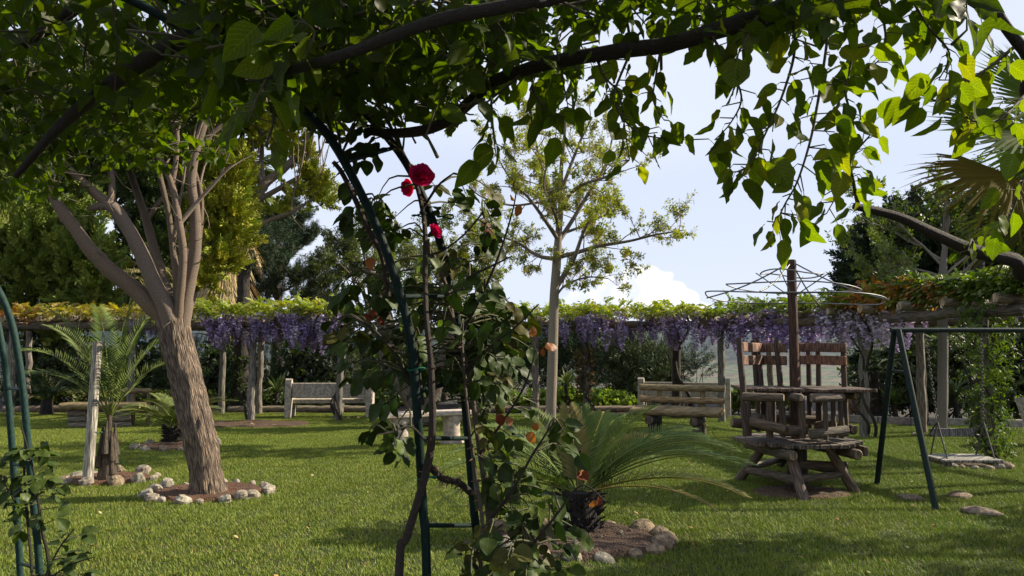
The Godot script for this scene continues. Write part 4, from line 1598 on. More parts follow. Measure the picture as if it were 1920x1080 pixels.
	clumps(E.spray, M.needle, t, px_clumps([[430, 340, 9.4, 40, 60, 150], [420, 400, 9.3, 55, 45, 150], [445, 440, 9.3, 30, 25, 60], [405, 455, 9.2, 30, 40, 80], [412, 500, 9.2, 36, 28, 80], [385, 528, 9.1, 20, 24, 45], [395, 300, 9.3, 30, 40, 60], [545, 255, 10.0, 25, 28, 50], [572, 300, 10.0, 28, 22, 45], [590, 345, 10.0, 26, 24, 55], [560, 372, 9.9, 24, 12, 25], [600, 375, 10.0, 16, 20, 30], [470, 250, 9.7, 50, 35, 90], [500, 200, 9.7, 60, 40, 90], [430, 215, 9.4, 50, 50, 90], [395, 265, 9.4, 30, 30, 40], [520, 400, 9.9, 14, 10, 12], [455, 370, 9.6, 22, 30, 45]]), Vector2(0.16, 0.30), gold, 0.55)
	clumps(E.spray, M.needle, t, px_clumps([[250, 230, 8.6, 130, 80, 300], [120, 280, 8.3, 110, 70, 260], [350, 160, 8.8, 120, 60, 260], [470, 150, 9.4, 110, 50, 160], [200, 150, 8.5, 160, 70, 300], [560, 210, 10.0, 50, 40, 70]]), Vector2(0.18, 0.32), Color(0.11, 0.15, 0.025), 0.5)


# a trunk with deep strips of bark
func ridged(mb: MB, p: Array, r: Array, sides: int, col: Color, z: FastNoiseLite) -> void:
	var k0 := mb.v.size()
	var along := 0.0
	var nx := Vector3.RIGHT
	for i in p.size():
		var tn: Vector3 = (p[mini(i + 1, p.size() - 1)] - p[maxi(i - 1, 0)]).normalized()
		nx = (nx - tn * nx.dot(tn)).normalized()
		var by := tn.cross(nx)
		if i > 0:
			along += p[i].distance_to(p[i - 1])
		for s in sides + 1:
			var a := TAU * float(s % sides) / sides + along * 0.25
			var dir := nx * cos(a) + by * sin(a)
			var c2 := Vector2(cos(TAU * float(s % sides) / sides), sin(TAU * float(s % sides) / sides))
			var w := z.get_noise_3d(c2.x * 1.3, along * 0.22, c2.y * 1.3)
			var f := z.get_noise_3d(c2.x * 3.2 + 9.0, along * 0.5, c2.y * 3.2)
			var rr: float = r[i] * (1.0 + 0.10 * w - 0.16 * pow(1.0 - absf(f), 6.0) + 0.05 * f)
			mb.v.append(p[i] + dir * rr)
			mb.c.append(col)
			mb.t.append(Vector2(float(s) / sides, along))
			mb.n.append(dir)
	for i in p.size() - 1:
		for s in sides:
			var a0 := k0 + i * (sides + 1) + s
			var b0 := a0 + sides + 1
			mb.ix.append_array(PackedInt32Array([a0, b0, b0 + 1, a0, b0 + 1, a0 + 1]))
	var nn := PackedVector3Array()
	nn.resize(mb.v.size())
	for i in range(0, mb.ix.size(), 3):
		var f := (mb.v[mb.ix[i + 2]] - mb.v[mb.ix[i]]).cross(mb.v[mb.ix[i + 1]] - mb.v[mb.ix[i]])
		for s in 3:
			nn[mb.ix[i + s]] += f
	for i in p.size():
		var a0 := k0 + i * (sides + 1)
		var s: Vector3 = nn[a0] + nn[a0 + sides]
		nn[a0] = s
		nn[a0 + sides] = s
	for i in nn.size():
		mb.n[i] = nn[i].normalized()


func trunk_part(t: Node3D, a: Vector3, b: Vector3, r0: float, r1: float, col: Color, m: Material, wob := 0.12, lean := 0.04, called := "trunk") -> void:
	var mb := MB.new()
	var p := []
	var r := []
	var z := noise(1.2, int(absf(a.x) * 37.0) % 500 + 3, 3)
	for i in 15:
		var f := i / 14.0
		p.append(a.lerp(b, f) + Vector3(z.get_noise_1d(f * 3.0), 0, z.get_noise_1d(f * 3.0 + 40.0)) * lean * a.distance_to(b) * f)
		r.append(lerpf(r0, r1, f) * (1.0 + 0.35 * exp(-f * 14.0)))
	mb.tube(p, r, 18, col, false, wob, z)
	part(called, mb, m, t)


func background_trees() -> void:
	R.seed = 210
	# golden cypress at the left
	var b := at_col(60, 22.5, 0)
	var t := thing("golden_cypress", "dense golden green cypress behind the log roof at the staked palm", "tree", b)
	trunk_part(t, b, b + Vector3(0, 5.0, 0), 0.2, 0.06, Color(0.15, 0.11, 0.08), M.bark)
	clumps(E.spray, M.needle, t, px_clumps([[60, 480, 22.0, 110, 110, 620], [150, 500, 21.8, 60, 80, 300], [-20, 430, 22.4, 110, 110, 360], [120, 410, 22.5, 70, 70, 240], [40, 380, 23.0, 90, 80, 240], [60, 600, 22.3, 110, 60, 260], [170, 560, 21.7, 40, 30, 90]]), Vector2(0.4, 0.75), Color(0.155, 0.20, 0.03), 0.75)
	b = at_col(-70, 27.0, 0)
	t = thing("green_cypress", "darker green cypress beside the golden one", "tree", b)
	trunk_part(t, b, b + Vector3(0, 7.5, 0), 0.25, 0.06, Color(0.15, 0.11, 0.08), M.bark)
	clumps(E.spray, M.needle, t, px_clumps([[-60, 330, 27.0, 120, 150, 420], [60, 260, 27.5, 120, 120, 360], [200, 300, 28.0, 110, 110, 300], [-60, 520, 27.0, 100, 150, 200]]), Vector2(0.5, 0.9), Color(0.07, 0.10, 0.02), 0.7)
	b = at_col(315, 27.0, 0)
	t = thing("tall_cypress", "tall dark cypress behind the forked stems of the shaggy tree", "tree", b)
	trunk_part(t, b, b + Vector3(0, 8.0, 0), 0.25, 0.06, Color(0.15, 0.11, 0.08), M.bark)
	clumps(E.spray, M.needle, t, px_clumps([[315, 330, 27.0, 70, 110, 420], [300, 470, 27.0, 75, 90, 420], [330, 230, 27.0, 55, 80, 220], [345, 550, 27.0, 70, 60, 240], [235, 350, 27.6, 40, 70, 120]]), Vector2(0.5, 0.9), Color(0.06, 0.085, 0.022), 0.7)
	# skirted fan palm
	b = at_col(412, 22.5, 0)
	t = thing("skirted_fan_palm", "tall fan palm with a skirt of hanging dry leaves behind the shaggy tree", "palm tree", b)
	trunk_part(t, b, b + Vector3(0.1, 6.3, 0), 0.34, 0.28, Color(0.10, 0.075, 0.055), M.bark, 0.2, 0.01)
	for i in 34:
		var mb := MB.new()
		var y := rnd(3.4, 5.9)
		var a := rnd(0, TAU)
		var o := b + Vector3(cos(a) * 0.35, y, sin(a) * 0.35)
		var dir := Vector3(cos(a) * 0.55, -0.75, sin(a) * 0.55)
		fan_into(mb, o + dir.normalized() * 0.35, dir, Vector3(cos(a), 0.6, sin(a)), rnd(0.9, 1.3), 20, 1.3, 0.35, vary(Color(0.46, 0.35, 0.19), 0.2))
		mb.tube([o, o + dir.normalized() * 0.4], [0.02, 0.015], 4, Color(0.3, 0.2, 0.1), false)
		part("dry_leaf", mb, M.dry, t)
	for i in 30:
		var mb := MB.new()
		var a := rnd(0, TAU)
		var e := rnd(-0.25, 1.1)
		var dir := Vector3(cos(a) * cos(e), sin(e), sin(a) * cos(e))
		var o := b + Vector3(0.1, 6.2, 0) + dir * rnd(0.7, 1.1)
		fan_into(mb, o, dir + Vector3.DOWN * 0.2, Vector3(0, 1, 0) + dir * 0.4, rnd(0.8, 1.05), 24, 3.6, 0.25, vary(Color(0.12, 0.14, 0.045), 0.2))
		mb.tube([b + Vector3(0.1, 6.0, 0), o], [0.025, 0.015], 4, Color(0.14, 0.15, 0.05), false)
		part("fan_leaf", mb, M.palm if t.name == "near_fan_palm" else M.frond, t)
	b = at_col(245, 24.0, 0)
	t = thing("low_fan_palm", "fan palm with drooping grey green leaves showing between the forked stems", "palm tree", b)
	trunk_part(t, b, b + Vector3(0, 3.4, 0), 0.25, 0.2, Color(0.10, 0.075, 0.055), M.bark, 0.2, 0.01)
	for i in 26:
		var mb := MB.new()
		var a := rnd(0, TAU)
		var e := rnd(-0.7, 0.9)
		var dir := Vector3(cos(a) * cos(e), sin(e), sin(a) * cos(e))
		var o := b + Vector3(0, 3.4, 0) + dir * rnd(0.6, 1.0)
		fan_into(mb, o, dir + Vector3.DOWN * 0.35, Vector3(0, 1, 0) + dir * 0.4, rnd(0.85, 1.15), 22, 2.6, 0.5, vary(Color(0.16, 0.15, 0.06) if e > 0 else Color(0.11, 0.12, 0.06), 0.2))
		mb.tube([b + Vector3(0, 3.3, 0), o], [0.025, 0.015], 4, Color(0.14, 0.15, 0.05), false)
		part("fan_leaf", mb, M.palm if t.name == "near_fan_palm" else M.frond, t)
	# dark pine
	b = at_col(520, 29.0, 0)
	t = thing("dark_pine", "dark blue green pine behind the purple wisteria", "tree", b)
	trunk_part(t, b, b + Vector3(0, 6.2, 0), 0.24, 0.05, Color(0.10, 0.08, 0.06), M.bark)
	var tips := []
	var mb2 := MB.new()
	for i in 46:
		var y := rnd(1.6, 6.0)
		var a := rnd(0, TAU)
		var l := 0.6 + (6.6 - y) * 0.42
		limb(mb2, b + Vector3(0, y, 0), Vector3(cos(a), 0.25, sin(a)), l, 0.05, 1, tips, 0.5, 0.25, Color(0.10, 0.08, 0.06))
	part("branch", mb2, M.twig, t)
	var il := [IL.new(), IL.new()]
	for q in tips:
		for k in 5:
			il[k % 2].add(bas(q[1] + Vector3.UP * 0.5 + rv() * 0.5, rnd(0, 6), rnd(0.3, 0.5)), q[0] + rv() * 0.14, vary(Color(0.032, 0.05, 0.024), 0.3, 0.1))
	for k in 2:
		scatter("crown", E.pine[k], M.needle, il[k], t)
	# pale airy trees behind the arch
	airy_tree("airy_tree", "pale airy tree with thin twigs behind the left pergola end", at_col(690, 27.0, 0), 5.6, Color(0.10, 0.125, 0.04), 0.075, 3600, 4.8, 211, E.cluster, 0.20)
	airy_tree("airy_tree", "yellow green airy tree behind the rose arch", at_col(835, 24.0, 0), 5.4, Color(0.20, 0.215, 0.05), 0.07, 3600, 4.4, 212, E.cluster, 0.20)
	# dark cypress at the right
	b = at_col(1730, 24.0, 0)
	t = thing("dark_cypress", "broad dark green cypress rising behind the right log roof", "tree", b)
	trunk_part(t, b, b + Vector3(0, 5.0, 0), 0.3, 0.08, Color(0.10, 0.08, 0.06), M.bark)
	clumps(E.spray, M.needle, t, px_clumps([[1700, 520, 24.0, 100, 70, 520], [1640, 490, 24.0, 60, 55, 240], [1760, 450, 24.0, 100, 80, 480], [1850, 500, 24.0, 110, 90, 480], [1620, 545, 24.0, 50, 40, 150], [1690, 430, 24.2, 55, 40, 150], [1920, 440, 24.5, 100, 110, 380], [1780, 600, 24.0, 170, 70, 520], [1630, 440, 24.0, 30, 20, 30]]), Vector2(0.4, 0.8), Color(0.035, 0.055, 0.022), 0.35)


func airy_tree(called: String, label: String, b: Vector3, h: float, col: Color, r: float, n: int, spread: float, seed_: int, shapes: Array, size: float) -> void:
	R.seed = seed_
	var t := thing(called, label, "tree", b)
	trunk_part(t, b, b + Vector3(0, h * 0.55, 0), r * 1.4, r, Color(0.20, 0.16, 0.12), M.bark_smooth)
	var mb := MB.new()
	var tips := []
	for i in 9:
		var y := h * rnd(0.28, 0.55)
		var a := rnd(0, TAU)
		limb(mb, b + Vector3(0, y, 0), Vector3(cos(a) * 0.8, 1.0, sin(a) * 0.8), spread * rnd(0.35, 0.55), r * 0.6, 2, tips, 0.6, 0.22, Color(0.17, 0.14, 0.10))
	part("branches", mb, M.twig, t).set_meta("kind", "stuff")
	var il := []
	for k in shapes:
		il.append(IL.new())
	for i in n:
		var q: Array = pick(tips)
		il[i % shapes.size()].add(bas(q[1] + rv() * 0.8, rnd(0, 6), size * rnd(0.7, 1.3)), q[0] + rv() * 0.12, vary(col, 0.3, 0.15))
	for k in shapes.size():
		scatter("crown", shapes[k], M.leaf_thin, il[k], t)


func spring_tree() -> void:
	R.seed = 220
	var b := G(1031, 828)
	var d := -b.z
	var t := thing("young_spring_tree", "slim pale trunked tree with sparse yellow green spring leaves", "tree", b)
	var q := path([[1030, 836, d, 29], [1031, 815, d, 21], [1033, 760, d, 20], [1036, 680, d, 19], [1038, 600, d, 18], [1040, 540, d, 17], [1044, 490, d, 17], [1047, 440, d, 13], [1052, 380, d, 11], [1052, 320, d, 8], [1058, 260, d, 6], [1062, 210, d, 3]], 4)
	var mb := MB.new()
	mb.tube(q[0], q[1], 16, Color(0.36, 0.30, 0.22), false, 0.08, noise(2.0, 4, 3))
	part("trunk", mb, M.bark_smooth, t)
	var tips := []
	var rib := [
		[[1042, 540, d, 11], [1060, 512, d, 10], [1078, 480, d - 0.2, 8], [1092, 440, d - 0.3, 6], [1110, 400, d - 0.4, 3]],
		[[1045, 482, d, 10], [1080, 474, d - 0.1, 8], [1120, 462, d - 0.2, 7], [1180, 452, d - 0.3, 5], [1230, 440, d - 0.4, 4], [1280, 432, d - 0.4, 2]],
		[[1045, 485, d, 9], [1010, 480, d + 0.2, 7], [970, 455, d + 0.4, 5], [930, 440, d + 0.5, 3]],
		[[1046, 455, d, 10], [1075, 410, d + 0.2, 8], [1105, 360, d + 0.3, 7], [1135, 310, d + 0.4, 5], [1150, 250, d + 0.5, 3]],
		[[1047, 450, d, 9], [1020, 410, d - 0.3, 7], [990, 370, d - 0.4, 5], [960, 340, d - 0.5, 4], [930, 290, d - 0.6, 2]],
		[[1048, 420, d, 9], [1030, 360, d, 8], [1012, 300, d, 6], [1000, 250, d, 4], [985, 210, d, 2]],
		[[1050, 390, d, 8], [1085, 350, d - 0.3, 6], [1140, 330, d - 0.5, 5], [1180, 300, d - 0.6, 3]],
		[[1052, 360, d, 8], [1070, 310, d, 6], [1090, 260, d + 0.2, 5], [1110, 220, d + 0.3, 3]],
		[[1050, 400, d, 7], [1020, 380, d + 0.5, 5], [960, 385, d + 0.8, 4], [905, 370, d + 1.0, 3], [880, 350, d + 1.0, 2]],
		[[1047, 440, d, 7], [1090, 425, d + 0.5, 5], [1130, 405, d + 0.7, 4], [1170, 385, d + 0.8, 3]],
		[[1048, 430, d, 7], [1040, 400, d - 0.8, 6], [1020, 350, d - 1.2, 4], [1030, 290, d - 1.4, 3]],
		[[1040, 560, d, 5], [1060, 535, d, 4], [1100, 520, d, 3], [1140, 522, d, 2]],
	]
	for l in rib:
		var lm := MB.new()
		var s := path(l, 5)
		lm.tube(s[0], s[1], 8, Color(0.20, 0.16, 0.12), false)
		part("branch", lm, M.twig, t)
	var tm := MB.new()
	for l in rib:
		var s := path(l, 5)
		var m: int = s[0].size()
		for i in range(int(m * 0.25), m):
			if R.randf() < 0.85:
				var dir: Vector3 = ((s[0][mini(i + 1, m - 1)] - s[0][i - 1]).normalized() * 0.5 + rv() * 0.9 + Vector3.UP * 0.25).normalized()
				limb(tm, s[0][i], dir, rnd(0.25, 0.55), minf(s[1][i] * 0.6, 0.011), 1, tips, 0.7, 0.15, Color(0.18, 0.14, 0.10), 2)
	part("twigs", tm, M.twig, t).set_meta("kind", "stuff")
	var il := [IL.new(), IL.new(), IL.new()]
	var il2 := [IL.new()]
	for i in 5200:
		var g: Array = pick(tips)
		var o: Vector3 = g[0] + rv() * 0.05
		if R.randf() < 0.70:
			il[i % 3].add(bas(g[1] + rv() * 0.7, rnd(0, 6), rnd(0.08, 0.16)), o, vary(Color(0.32, 0.33, 0.07), 0.3, 0.15))
		else:
			il2[0].add(bas(Vector3.DOWN + rv() * 0.5, rnd(0, 6), rnd(0.07, 0.12)), o, vary(Color(0.36, 0.23, 0.09), 0.3, 0.12))
	for k in 3:
		scatter("crown", E.cluster[k], M.leaf_thin, il[k], t)
	scatter("catkins", E.feather[0], M.leaf_thin, il2[0], t)


func right_trees() -> void:
	R.seed = 230
	var b := G(1767, 818)
	var d := -b.z
	var t := thing("pale_thin_tree", "pale thin trunked tree with open branching by the right log roof", "tree", b)
	var q := path([[1767, 826, d, 26], [1767, 790, d, 19], [1768, 700, d, 18], [1768, 620, d, 18], [1766, 560, d, 18], [1768, 520, d, 16], [1770, 480, d, 11], [1776, 430, d, 7], [1780, 380, d, 4]], 4)
	var mb := MB.new()
	mb.tube(q[0], q[1], 14, Color(0.30, 0.27, 0.22), false, 0.08, noise(2.0, 14, 3))
	part("trunk", mb, M.bark_smooth, t)
	var tips := []
	var tm := MB.new()
	for l in [[1766, 560, -0.75, 0.7], [1766, 545, -0.9, 0.45], [1767, 540, 0.8, 0.6], [1766, 575, -0.5, 0.9], [1768, 520, 0.7, 0.8], [1768, 520, -0.8, 0.5], [1768, 500, -0.6, 0.9], [1770, 480, 0.5, 1.0], [1770, 490, -1.0, 0.6], [1767, 560, 1.0, 0.55], [1770, 450, -0.3, 1.0], [1767, 530, -0.95, 0.25]]:
		limb(tm, W(l[0], l[1], d), Vector3(l[2], l[3], rnd(-0.7, 0.7)), rnd(0.9, 1.3), 0.028, 2, tips, 0.45, 0.12, Color(0.26, 0.23, 0.18), 3)
	part("branches", tm, M.twig, t).set_meta("kind", "stuff")
	var il := [IL.new(), IL.new(), IL.new()]
	for i in 950:
		var g: Array = pick(tips)
		il[i % 3].add(bas(g[1] + rv() * 0.7, rnd(0, 6), rnd(0.10, 0.2)), g[0] + rv() * 0.06, vary(Color(0.13, 0.17, 0.035), 0.3, 0.12))
	for k in 3:
		scatter("crown", E.cluster[k], M.leaf_thin, il[k], t)
	# thick dark trunk behind the vine post
	b = at_col(1832, 14.6, 0)
	t = thing("dark_trunk_tree", "thick dark trunk behind the leafy vine post", "tree", b)
	trunk_part(t, b, b + Vector3(0.05, 4.2, 0), 0.16, 0.13, Color(0.13, 0.11, 0.085), M.bark, 0.15, 0.01)
	clumps(E.bushy, M.leaf_thin, t, [[b + Vector3(0.3, 4.2, 0), Vector3(1.2, 0.8, 1.0), 260]], Vector2(0.2, 0.35), Color(0.06, 0.09, 0.02), 0.3)
	b = at_col(455, 19.9, 0)
	t = thing("ivy_trunk_tree", "thick dark ivy clad trunk under the log roof by the concrete bench", "tree", b)
	trunk_part(t, b, b + Vector3(0, 3.8, 0), 0.19, 0.15, Color(0.10, 0.08, 0.06), M.bark, 0.2, 0.02)
	var il2 := IL.new()
	for i in 260:
		var a := rnd(0, TAU)
		il2.add(bas(Vector3(cos(a), rnd(-0.5, 0.3), sin(a)), rnd(0, 6), rnd(0.1, 0.17)), b + Vector3(cos(a) * 0.2, rnd(0.1, 1.4), sin(a) * 0.2), vary(Color(0.045, 0.065, 0.02), 0.3, 0.1))
	scatter("ivy", E.bushy[1], M.leaf_thin, il2, t)
	clumps(E.pine, M.needle, t, [[b + Vector3(0, 4.3, 0), Vector3(1.3, 0.7, 1.2), 240]], Vector2(0.3, 0.5), Color(0.03, 0.05, 0.02), 0.4)
	# leaning pale trunk behind the arch
	b = at_col(792, 16.0, 0)
	t = thing("leaning_trunk_tree", "pale leaning twin trunk behind the rose arch and slab bench", "tree", b)
	for l in [[[795, 795, 16.0, 46], [790, 770, 16.0, 40], [772, 735, 16.0, 44], [748, 700, 16.0, 46], [732, 660, 16.0, 44], [724, 610, 16.0, 34], [712, 560, 16.0, 24], [690, 500, 16.0, 16]], [[800, 790, 15.9, 34], [806, 750, 15.9, 30], [826, 700, 15.9, 26], [842, 640, 15.8, 22], [850, 580, 15.8, 16]]]:
		var lm := MB.new()
		var s := path(l, 5)
		lm.tube(s[0], s[1], 18, Color(0.34, 0.26, 0.2), false, 0.14, noise(2.5, 15, 3))
		part("trunk", lm, M.bark, t)
	clumps(E.bushy, M.leaf_thin, t, px_clumps([[680, 600, 16.2, 35, 35, 150], [860, 590, 16.0, 60, 40, 330], [760, 560, 16.3, 60, 45, 200], [905, 600, 16.2, 40, 30, 130]]), Vector2(0.1, 0.2), Color(0.075, 0.10, 0.03), 0.4)


func shrub(called: String, label: String, cat: String, list: Array, shapes: Array, m: Material, size: Vector2, col: Color, group := "", up := 0.5) -> void:
	var b := W(list[0][0], list[0][1], list[0][2])
	b.y = 0.0
	var t := thing(called, label, cat, b, group)
	var mb := MB.new()
	for q in list:
		var o := W(q[0], q[1], q[2])
		for k in 4:
			var e := o + rv() * 0.3
			mb.tube([Vector3(b.x + rnd(-0.2, 0.2) + (o.x - b.x) * 0.6, 0.0, b.z + rnd(-0.1, 0.1)), (b + e) / 2 + rv() * 0.12, e], [0.022, 0.015, 0.006], 5, Color(0.15, 0.11, 0.08), false)
	part("stems", mb, M.twig, t).set_meta("kind", "stuff")
	clumps(shapes, m, t, px_clumps(list), size, col, up, "foliage", 0.5)


func shrubs() -> void:
	R.seed = 240
	var gg := Color(0.058, 0.082, 0.035)
	# feathery shrubs behind the right pergola
	shrub("feathery_shrub", "large grey green feathery shrub behind the low hedge, beside the log bench", "shrub", [[1190, 700, 21.5, 60, 60, 420], [1150, 680, 21.8, 50, 45, 260], [1225, 720, 21.3, 40, 45, 240]], E.feather, M.needle, Vector2(0.4, 0.75), Color(0.085, 0.11, 0.05))
	shrub("feathery_shrub", "dark feathery shrub behind the slim post and the yucca", "shrub", [[1060, 660, 22.5, 55, 50, 330], [1110, 650, 22.8, 50, 40, 240], [1010, 690, 22.4, 50, 50, 260]], E.feather, M.needle, Vector2(0.4, 0.7), Color(0.05, 0.075, 0.03))
	shrub("feathery_shrub", "thin pale feathery shrub right of the wisteria trunk", "shrub", [[1300, 690, 21.5, 26, 30, 60], [1255, 690, 21.6, 30, 40, 90]], E.feather, M.needle, Vector2(0.3, 0.55), Color(0.085, 0.11, 0.05))
	var q := [[950, 660, 22.0, 60, 55], [880, 690, 22.5, 60, 60], [800, 680, 23.0, 70, 60], [720, 690, 23.0, 60, 60], [660, 690, 22.0, 55, 60], [580, 680, 22.3, 60, 60], [520, 700, 22.0, 50, 55], [430, 690, 22.5, 60, 60], [340, 690, 22.6, 60, 60], [250, 690, 22.8, 60, 60], [170, 690, 22.8, 60, 60], [100, 680, 22.6, 60, 60], [20, 690, 22.5, 70, 60]]
	var says := ["behind the yellow yucca", "behind the striped flax", "behind the leaning pale trunk", "right of the concrete bench end", "behind the vine wound post by the concrete bench", "behind the concrete bench back", "behind the small agave", "behind the ivy clad trunk", "behind the shaggy leaning trunk", "behind the small cycad", "behind the young palm's stake", "behind the dark date palm", "behind the green arch tubes"]
	for i in q.size():
		var e: Array = q[i]
		shrub("dark_shrub", "dense dark green shrub " + says[i], "shrub", [[e[0], e[1], e[2], e[3], e[4], 300], [e[0] + 20, e[1] + 40, e[2] - 0.3, e[3], 36, 170]], E.bushy if i % 2 else E.feather, M.leaf_thin, Vector2(0.22, 0.42), vary(gg, 0.25, 0.1))
	q = [[1640, 700, 18.5, 55, 70], [1720, 690, 18.2, 60, 70], [1800, 690, 18.0, 60, 70], [1880, 690, 17.8, 60, 75], [1940, 660, 17.5, 50, 90]]
	says = ["behind the pergola corner post", "behind the swing's apex", "behind the hanging chain", "behind the leafy vine post", "behind the concrete urn"]
	for i in q.size():
		var e: Array = q[i]
		shrub("border_shrub", "olive green border shrub " + says[i], "shrub", [[e[0], e[1], e[2], e[3], e[4], 330], [e[0], e[1] + 55, e[2] - 0.4, e[3], 30, 140]], E.bushy if i % 2 else E.cluster, M.leaf_thin, Vector2(0.2, 0.36), vary(Color(0.075, 0.095, 0.035), 0.25, 0.1))
	shrub("pink_shrub", "low shrub with pale pink flowers behind the revolving seat", "shrub", [[1600, 770, 17.6, 22, 16, 120], [1640, 765, 17.4, 20, 14, 80]], E.bushy, M.leaf_thin, Vector2(0.1, 0.2), Color(0.34, 0.22, 0.2))
	shrub("leafy_shrub", "bright leafy shrub behind the log bench's grey post", "shrub", [[1385, 750, 19.2, 18, 18, 110], [1420, 745, 19.3, 30, 18, 130], [1470, 755, 19.3, 30, 16, 120]], E.bushy, M.leaf_thin, Vector2(0.14, 0.26), Color(0.12, 0.17, 0.03))
	# low clipped hedge
	shrub("low_hedge", "low bright green hedge behind the edging logs", "hedge", [[1010, 752, 20.3, 35, 16, 260], [1065, 748, 20.3, 35, 18, 320], [1120, 750, 20.3, 35, 17, 300], [1165, 755, 20.3, 32, 13, 260], [960, 755, 20.4, 35, 15, 200]], E.bushy, M.leaf_thin, Vector2(0.14, 0.24), Color(0.27, 0.37, 0.045))
	shrub("low_ground_cover", "low dark leafy plants behind the concrete bench and its edging log", "shrub", [[520, 752, 20.4, 60, 13, 220], [640, 752, 20.4, 70, 13, 260], [730, 745, 20.4, 50, 16, 200], [440, 752, 20.5, 40, 12, 140]], E.bushy, M.leaf_thin, Vector2(0.14, 0.24), Color(0.065, 0.095, 0.025))
	shrub("low_ground_cover", "low leafy plants at the left edging logs behind the palm", "shrub", [[150, 745, 20.6, 60, 12, 200], [260, 745, 20.6, 60, 12, 200], [360, 748, 20.6, 50, 12, 160]], E.bushy, M.leaf_thin, Vector2(0.14, 0.24), Color(0.10, 0.125, 0.03))
	# spiky plants
	R.seed = 250
	for e in [[1062, 722, 20.0, 46, 0.62, 0.05, Color(0.13, 0.16, 0.06), 0.5, "yucca", "green spiky yucca on a short stem above the low hedge"],
			[955, 665, 20.4, 40, 0.5, 0.045, Color(0.30, 0.30, 0.05), 0.6, "yellow_yucca", "yellow green spiky yucca left of the slim tree"],
			[520, 735, 20.0, 36, 0.6, 0.06, Color(0.10, 0.13, 0.05), 0.7, "agave", "small spiky agave left of the concrete bench"],
			[935, 765, 15.6, 60, 1.05, 0.05, Color(0.26, 0.27, 0.15), 0.75, "striped_flax", "pale striped flax clump behind the rose arch"],
			[905, 770, 16.2, 50, 1.0, 0.05, Color(0.22, 0.24, 0.13), 0.75, "striped_flax", "pale striped flax clump left of the larger one"],
			[85, 752, 20.2, 60, 0.95, 0.055, Color(0.17, 0.17, 0.08), 0.9, "flax", "upright brown green flax behind the log seat"],
			[1675, 760, 17.0, 44, 0.75, 0.06, Color(0.055, 0.075, 0.03), 0.5, "dark_yucca", "dark spiky plant behind the swing's rear leg"],
			[1790, 745, 16.9, 44, 0.6, 0.05, Color(0.09, 0.12, 0.05), 0.6, "green_yucca", "grey green spiky plant right of the hanging chain"],
			[1625, 680, 17.4, 34, 0.55, 0.05, Color(0.10, 0.13, 0.05), 0.5, "tall_yucca", "spiky yucca behind the right chair back"]]:
		var mb := MB.new()
		var b := at_col(e[0], e[2], 0)
		var top := W(e[0], e[1], e[2])
		top.y = maxf(top.y, 0.05)
		rosette(mb, top, e[3], e[4], e[5], e[6], e[7])
		var t := thing(e[8], e[9], "plant", b)
		part("leaves", mb, M.frond, t)
		var st := MB.new()
		st.tube([b - Vector3.UP * 0.02, Vector3(top.x, top.y + 0.03, top.z)], [0.06, 0.05], 8, Color(0.15, 0.12, 0.09), false)
		part("stem", st, M.bark, t)
	# dark fan palms in the right border
	for e in [[1640, 690, 17.2, "dark fan palm behind the pergola corner post"], [1725, 645, 16.2, "dark fan palm under the log roof behind the swing"]]:
		var b := at_col(e[0], e[2], 0)
		var top := W(e[0], e[1], e[2])
		var t := thing("border_fan_palm", e[3], "palm", b)
		trunk_part(t, b, top, 0.09, 0.08, Color(0.10, 0.08, 0.06), M.bark, 0.2, 0.02)
		for i in 15:
			var mb := MB.new()
			var a := rnd(0, TAU)
			var el := rnd(-0.5, 1.0)
			var dir := Vector3(cos(a) * cos(el), sin(el), sin(a) * cos(el))
			var o := top + dir * 0.35
			fan_into(mb, o, dir, Vector3.UP + dir * 0.3, 0.42, 16, 3.4, 0.2, Color(0.035, 0.055, 0.022))
			mb.tube([top, o], [0.01, 0.008], 4, Color(0.06, 0.08, 0.03), false)
			part("fan_leaf", mb, M.palm if t.name == "near_fan_palm" else M.frond, t)
	# dark feather palm at the left border
	var b := at_col(95, 18.9, 0)
	var t := thing("dark_date_palm", "dark low date palm in the left border behind the lawn", "palm", b)
	trunk_part(t, b, b + Vector3(0, 0.35, 0), 0.14, 0.12, Color(0.09, 0.065, 0.05), M.bark, 0.2, 0)
	for i in 16:
		var mb := MB.new()
		var a := rnd(0, TAU)
		var el := rnd(0.5, 1.35)
		frond_into(mb, b + Vector3(0, 0.35, 0), Vector3(cos(a) * cos(el), sin(el), sin(a) * cos(el)), rnd(1.1, 1.5), 1.5, 26, 0.26, 0.022, 0.25, Color(0.035, 0.06, 0.03))
		part("frond", mb, M.frond, t)


